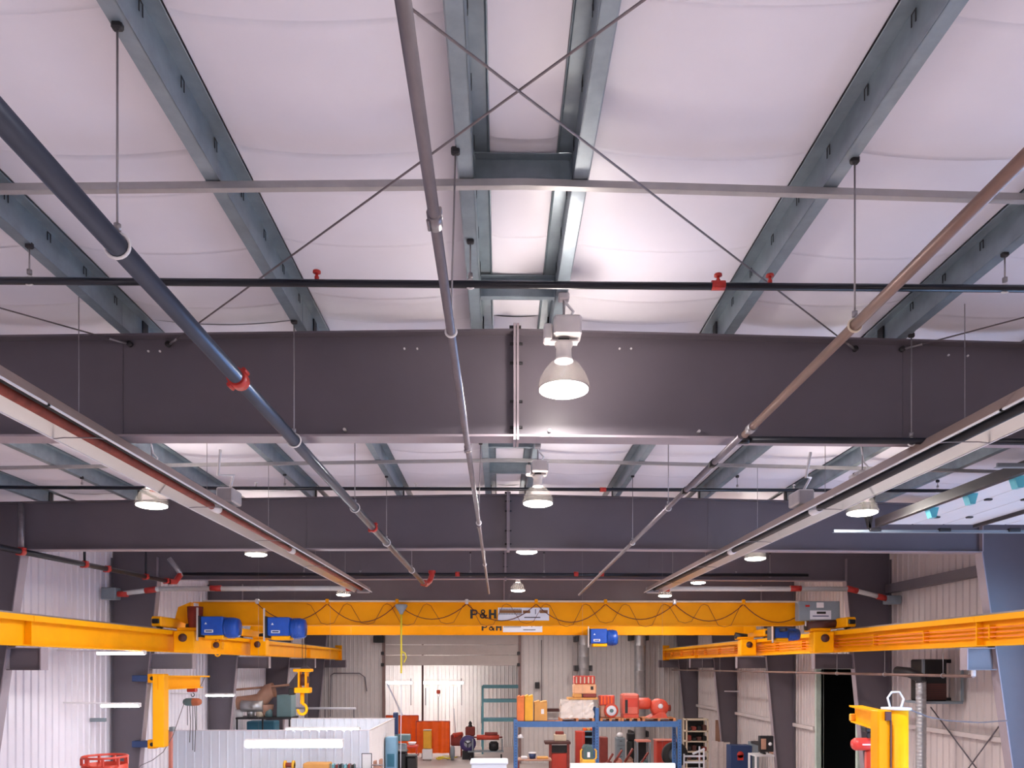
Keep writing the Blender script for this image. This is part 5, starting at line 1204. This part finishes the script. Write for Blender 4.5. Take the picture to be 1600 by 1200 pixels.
t = thing('bucket', 'blue bucket with white rim on the low table', 'bucket', (a[0], 33.3, tz)); MB().lathe([(0, 0), (.13, 0), (.16, .24), (0, .24)], (a[0], 33.3, tz), 'z', 16).build('bucket_body', M_navy, t); MB().lathe([(.16, .22), (.175, .24), (.17, .27), (0, .27)], (a[0], 33.3, tz), 'z', 16).build('rim', M_white, t)
r2 = R(814, 1182, 824, 1187, 33.1, .3); r2[4] = tz; simple('white_box', 'small white box beside the blue bucket', 'box', r2, M_white)
for px, h_, lab in ((848, .12, 'flat tan tray on the low table'),):
    r2 = R(px - 9, 1183, px + 9, 1187, 33.1, .4); r2[4] = tz; simple('tray', lab, 'tray', r2, M_cardboard, .02)
a = at(808, 1151, D); t = thing('clamp_lamp', 'white clamp lamp on the left rack post', 'lamp', at(812, 1152, D - .1)); b = at(813, 1153, D - .15)
MB().lathe([(.03, .16), (.06, .13), (.15, 0), (.13, .0), (.02, .11)], (b[0], D - .12, b[2]), 'z', 14).build('shade', M_white, t); MB().cbox(a[0] + .05, b[0], D - .14, D, b[2] + .12, b[2] + .2, .02).build('clamp', M_dark, t); MB().lathe([(0, -.03), (.05, -.01), (.05, .05), (0, .1)], (b[0], D - .12, b[2]), 'z', 10).build('bulb', M_louvre, t)

# ducts on the back wall
for px0, px1, y0, y1, lab in ((904, 921, 992, 1062, 'shiny vertical duct on the back wall above the blower box'), (991, 1009, 990, 1165, 'shiny tall vertical duct on the back wall, right of the first')):
    a = at(px0, y1, 45.6); b = at(px1, y0, 45.6); r_ = (b[0] - a[0]) / 2; c = ((a[0] + b[0]) / 2, 45.65)
    t = thing('exhaust_duct', lab, 'duct', (c[0], c[1], a[2]), 'ducts on the back wall'); n = 5
    for k in range(n):
        z0 = a[2] + (b[2] + .8 - a[2]) * k / n; z1 = a[2] + (b[2] + .8 - a[2]) * (k + 1) / n
        MB().lathe([(r_, 0), (r_, z1 - z0 - .05), (r_ + .02, z1 - z0 - .03), (r_ + .02, z1 - z0 - .01), (r_, z1 - z0)], (c[0], c[1], z0), 'z', 20).build('duct_section', M_duct, t)
    for zz in (a[2] + .6, b[2] - .3):
        for s in (-1, 1): MB().cbox(c[0] + s * (r_ + .02), c[0] + s * (r_ + .18), 45.55, 46.9, zz - .1, zz + .25, .02).build('wall_bracket', M_dark, t)
    if y1 < 1100: MB().lathe([(0, -.9), (r_ * 1.3, -.9), (r_ * 1.3, -.4), (r_, 0)], (c[0], c[1], a[2]), 'z', 20).build('flared_base', M_grey, t)
r = R(836, 1066, 843, 1076, 46.75, .15); simple('wall_box', 'small dark box on the back wall right of the doorway', 'switch box', r, M_dark, .02)
tag(MB().tube(at(846, 1000, 46.85), at(846, 1100, 46.85), .025, 6).build('wall_conduit', M_cable, org=at(846, 1000, 46.85)), 'thin vertical conduit on the back wall beside the dark box', 'conduit')

# shelf unit, steps, boards and cabinet at right of the rack
r = R(1072, 1123, 1107, None, 38, .7); t = thing('shelf_unit', 'cream steel shelf unit full of dark parts, right of the rack', 'shelf', ctr(r)); w = r[1] - r[0]
for x in (r[0], r[1] - .07):
    for y in (r[2], r[3] - .07): MB().box(x, x + .07, y, y + .07, 0, r[5]).build('post', M_beige, t)
zs = [at(1090, p, 38)[2] for p in (1124, 1142, 1158, 1174, 1188)]
for z in zs: MB().box(r[0], r[1], r[2], r[3], z - .06, z).build('shelf_board', M_beige, t)
MB().box(r[0], r[1], r[3] - .02, r[3], .2, r[5]).build('back_panel', M_black, t)
for j, z in enumerate(zs[1:]):
    for k in range(4):
        x = r[0] + .1 + (w - .35) * k / 3; hh = .16 + .12 * ((j * 3 + k * 5) % 4) / 3
        MB().cbox(x, x + .2, r[2] + .12, r[2] + .5, z, z + hh, .03).build('stored_part', [M_black, M_brick, M_dark, M_louvre][(j + k) % 4], t)
r = R(1068, 1178, 1101, None, 33.5, .8); t = thing('steel_crate', 'white slatted steel rack at the bottom edge right of the blue rack', 'crate', ctr(r))
for x in (r[0], r[1] - .06):
    for y in (r[2], r[3] - .06): MB().box(x, x + .06, y, y + .06, 0, r[5] + (.25 if x > r[0] else 0)).build('post', M_plate_w, t)
for k in range(5): z = r[5] - .06 - k * .27; MB().box(r[0], r[1], r[2] - .01, r[2] + .04, z - .08, z).build('slat', M_plate_w, t)
MB().bar((r[0] + .4, r[2], r[5]), (r[1], r[2], r[5] + .22), .06, .08).build('top_rail', M_plate_w, t)
for k, px in enumerate((1112, 1121, 1131)):
    r = R(px, 1158 + k, px + 9.5, None, 36.5 + .05 * k, .04); tag(MB().box(*r).build('plywood_sheet', mat('pale_board', (202, 188, 184), .6, 0, .1, 4), org=ctr(r)), '%s pale board leaning left of the navy cabinet' % ['leftmost', 'middle', 'rightmost'][k], 'board', 'pale boards')
r = R(1118, 1125, 1131, 1158, 40, .05); r[4] = 0; tag(MB().box(*r).build('panel_sheet', M_tan, org=ctr(r)), 'tan sheet leaning on the right wall behind the boards', 'board')
r = R(1142, 1165, 1175, None, 34, .7); t = thing('navy_locker', 'navy cabinet with a red round emblem at lower right', 'cabinet', ctr(r)); MB().cbox(*r, .02).build('body', M_navy, t)
c = at(1157, 1181, 33.98); MB().lathe([(0, 0), (.15, 0), (.15, .012), (0, .012)], (c[0], 33.985, c[2] + .05), 'y', 18).build('emblem', M_red, t); MB().box(c[0] - .13, c[0] + .13, 33.985, 34, c[2] - .2, c[2] + .03).build('emblem', M_red, t)
q = R(1175, 1160, 1186, None, 34.1, .6); MB().cbox(*q, .02).build('side_panel', M_grey, t)
r = R(1180, 1180, 1227, None, 31, .9); t = thing('scrap_table', 'white steel table heaped with small metal parts', 'table', ctr(r)); MB().box(r[0], r[1], r[2], r[3], r[5] - .06, r[5]).build('table_top', M_white, t)
for x in (r[0], r[1] - .07):
    for y in (r[2], r[3] - .07): MB().box(x, x + .07, y, y + .07, 0, r[5] - .06).build('leg', M_white, t)
rg = random.Random(3)
for k in range(9):
    x = r[0] + .25 + rg.random() * .8; y = r[2] + .15 + rg.random() * .5; a_ = rg.random() * 3
    b_ = MB().tube((x, y, r[5] + .04), (x + .16 * math.cos(a_), y + .16 * math.sin(a_), r[5] + .05 + .1 * rg.random()), .035, 8).build('metal_offcut', M_tan if k % 2 else M_dark, org=(x, y, r[5]))
    tag(b_, 'small metal offcut on the white table', 'offcut', 'offcuts on the white table')
r = R(1187, 1150, 1209, 1175, 29.6, .2); t = thing('wall_monitor', 'dark boxed gauge panel on the right column above the white table', 'panel', ctr(r)); MB().cbox(*r, .02).build('box', M_dark, t); c = ctr(r)
MB().lathe([(0, 0), (.07, 0), (.07, .02), (0, .02)], (r[1] - .14, r[2] - .015, (r[4] + r[5]) / 2), 'y', 14).build('gauge', M_white, t); MB().cbox(r[0] + .05, r[0] + .25, r[2] - .03, r[2], r[4] + .1, r[5] - .1, .02).build('valve_body', M_tan, t); MB().box(r[0] + .1, r[1] - .1, r[3], 30.95, r[4] + .2, r[4] + .3).build('wall_arm', M_dark, t)

# right jib crane
D = 14.0
a = at(1411, 1110, D); c = (a[0], D + .25); zt = a[2]
t = thing('jib_crane', 'tall yellow pillar jib crane at lower right', 'jib crane', (c[0], c[1], 0))
MB().lathe([(.21, 0), (.21, zt), (0, zt)], (c[0], c[1], 0), 'z', 28).build('pillar', M_yellow, t); MB().lathe([(0, 0), (.45, 0), (.45, .05), (0, .05)], (c[0], c[1], 0), 'z', 24).build('base_plate', M_yellow, t)
q = R(1372, 1110, 1393, None, D - .02, .3); q[4] = zt - 2.2; MB().cbox(*q, .02).build('mast_channel', M_yellowd, t)
q = R(1384, 1112, 1393, 1126, D - .06, .05); MB().box(*q).build('top_slot', M_louvre, t)
q = R(1391.5, 1126, 1393.5, 1200, D - .05, .03); MB().box(*q).build('seam', M_louvre, t)
MB().lathe([(0, 0), (.26, 0), (.26, .04), (0, .05)], (c[0], c[1], zt), 'z', 24).build('pillar_cap', M_part, t)
pa = Vector((at(1383, 1110, D)[0], D + .1, zt - .04)); pb = Vector(at(1337, 1100, 16.3)); pb.z = zt - .04
dr = (pb - pa)
MB().bar(pa, pb, .26, .035).build('boom_flange', M_yellow, t); MB().bar(pa + Vector((0, 0, -.17)), pb + Vector((0, 0, -.17)), .03, .32).build('boom_web', M_yellow, t); MB().bar(pa + Vector((0, 0, -.33)), pb + Vector((0, 0, -.33)), .2, .03).build('boom_flange', M_yellow, t)
MB().cbox(pb.x - .14, pb.x + .1, pb.y - .05, pb.y + .02, zt - .36, zt - .2, .02).build('end_stop', M_cardy, t)
MB().path([(c[0] - .1, c[1], zt), (c[0] - .16, c[1], zt + .22), (c[0] - .08, c[1], zt + .33), (c[0] + .06, c[1], zt + .33), (c[0] + .14, c[1], zt + .2), (c[0] + .08, c[1], zt)], .02, 8).build('cable_loop', M_plate_w, t)
u = pa.lerp(pb, .45); zc = u.z - .75
t = thing('chain_hoist', 'red chain hoist hanging from the right jib crane', 'hoist', (u.x, u.y, zc), 'small chain hoists')
MB().cbox(u.x - .12, u.x + .12, u.y - .1, u.y + .1, u.z - .45, u.z - .34, .02).build('trolley', M_dark, t); MB().path([(u.x + .05 * math.sin(b), u.y, u.z - .52 + .06 * math.cos(b)) for b in [k * math.pi / 6 for k in range(12)]], .014, 6, True).build('top_hook', M_dark, t)
MB().lathe([(0, -.3), (.09, -.29), (.125, -.24), (.125, .2), (.09, .25), (0, .25)], (u.x - .05, u.y, zc + .06), 'x', 18).build('hoist_shell', M_redhoist, t); MB().box(u.x - .2, u.x + .12, u.y - .135, u.y - .12, zc + .05, zc + .075).build('shell_stripe', M_white, t)
MB().cbox(u.x - .08, u.x + .12, u.y - .09, u.y + .09, zc - .55, zc - .05, .05).build('chain_bag', M_redcab, t); MB().tube((u.x + .16, u.y, zc), (u.x + .16, u.y, zc - .9), .01, 6).build('chain', M_alu, t)
tag(MB().path([(c[0] + .1, c[1], zt + .06), at(1450, 1120, D + .6), at(1480, 1126, D + 1.2), at(1530, 1129, D + 1.4), at(1575, 1126, D + 1.55)], .013, 6).build('power_cable', M_cable, org=(c[0], c[1], zt)), 'slack cable from the right jib crane to the column', 'cable')

# spiral duct, heater and wall details at right
D = 19.5; a = at(1439, 1066, D); r_ = .125
t = thing('spiral_duct', 'silver spiral duct rising beside the yellow jib pillar', 'duct', (a[0], D, 0))
prof = []; z = 0
while z < a[2]: prof += [(r_, z), (r_, z + .07), (r_ + .006, z + .08)]; z += .09
MB().lathe(prof, (a[0], D, 0), 'z', 18).build('duct_tube', M_duct, t); MB().path([(a[0], D, a[2]), (a[0] - .02, D, a[2] + .12), (a[0] - .2, D + .2, a[2] + .25), (a[0] - .3, D + .6, a[2] + .28)], r_ * 1.05, 14).build('elbow', M_dark, t)
r = R(1445, 1030, 1480, 1096, 19.7, .7); t = thing('unit_heater', 'dark unit heater with brown louvre on a bracket, right wall', 'heater', ctr(r)); MB().cbox(*r, .03).build('casing', M_black, t)
q = R(1446, 1068, 1479, 1094, 19.67, .03); n = 8; hz = (q[5] - q[4]) / n
for k in range(n): MB().box(q[0], q[1], q[2], q[3] + .01, q[4] + k * hz + .01, q[4] + (k + 1) * hz).build('louvre_slat', M_louvre, t)
MB().box(r[1], XR, 20.1, 20.17, r[4], r[4] + .08).build('support_arm', M_dark, t); MB().box(r[1], XR, 20.1, 20.17, r[5] - .1, r[5]).build('support_arm', M_dark, t)
q = R(1443, 1096, 1505, 1100, 19.5, .9); t = thing('heater_shelf', 'grey steel shelf frame under the dark unit heater', 'shelf frame', ctr(q)); MB().box(*q).build('shelf_plate', M_grey, t)
for px in (1442, 1503): q2 = R(px, 1030, px + 3, 1097, 19.5, .06); MB().box(*q2).build('hanger_post', M_grey, t)
MB().box(q[1] - .05, XR, 19.6, 19.7, q[4], q[5]).build('wall_arm', M_grey, t)
simple('cable_tray', 'dark blue box under the right runway beam', 'box', R(1463, 1012, 1505, 1024, 19.0, .5), M_navy, .02) if False else None
for k, ((p, d0), (q, d1)) in enumerate((((1460, 1105, ), 20.4), ((1512, 1205), 18.6)) and [(((1460, 1105), 20.8), ((1510, 1205), 18.7)), (((1572, 1090), 17.2), ((1500, 1205), 19.2))]):
    tag(MB().tube((XR - .15, d0, at(p[0], p[1], d0)[2]), (XR - .15, d1, at(q[0], q[1], d1)[2]), .018, 6).build('wall_brace', M_frame, org=(XR - .15, d0, 3)), 'thin diagonal brace on the right wall, %s of the two' % ['left', 'right'][k], 'brace', 'right wall braces')
for k, zz in enumerate((at(1480, 1150, 19)[2], )):
    tag(MB().box(XR - .12, XR - .02, FR[1] + .2, FR[2] - .2, zz - .06, zz + .06).build('wall_girt', M_wallR, org=(XR, 19, zz)), 'pale horizontal rail low on the right wall beyond the jib pillar', 'girt')
for y0, y1, lab in ((FR[2] + 5.4, FR[3] - .2, 'pale rail on the right wall beside the dark doorway'), (FR[3] + .2, FR[4] - .2, 'pale rail on the right wall above the white table'), (FR[4] + .2, FR[5] - .2, 'pale rail on the right wall near the back corner')):
    zz = H(-2.35); tag(MB().box(XR - .14, XR - .02, y0, y1, zz - .07, zz + .07).build('wall_girt', M_wallR, org=(XR, y0, zz)), lab, 'girt', 'right wall rails')
for k, (px, D_, lab) in enumerate(((1125, 38.3, 'small pale bracket light on the fifth column'), (1140, 34.0, 'pale bracket on the right wall above the boards'))):
    if k: continue
    a = at(1132, 1080, 38.2); t = thing('wall_bracket_light', lab, 'light', a); MB().bar(a, (a[0] + .9, a[1] + .1, a[2] - .02), .05, .06).build('arm', M_plate_w, t); MB().cbox(a[0] + .85, a[0] + 1.0, a[1], a[1] + .15, a[2] - .12, a[2] + .05, .02).build('head', M_plate_w, t)
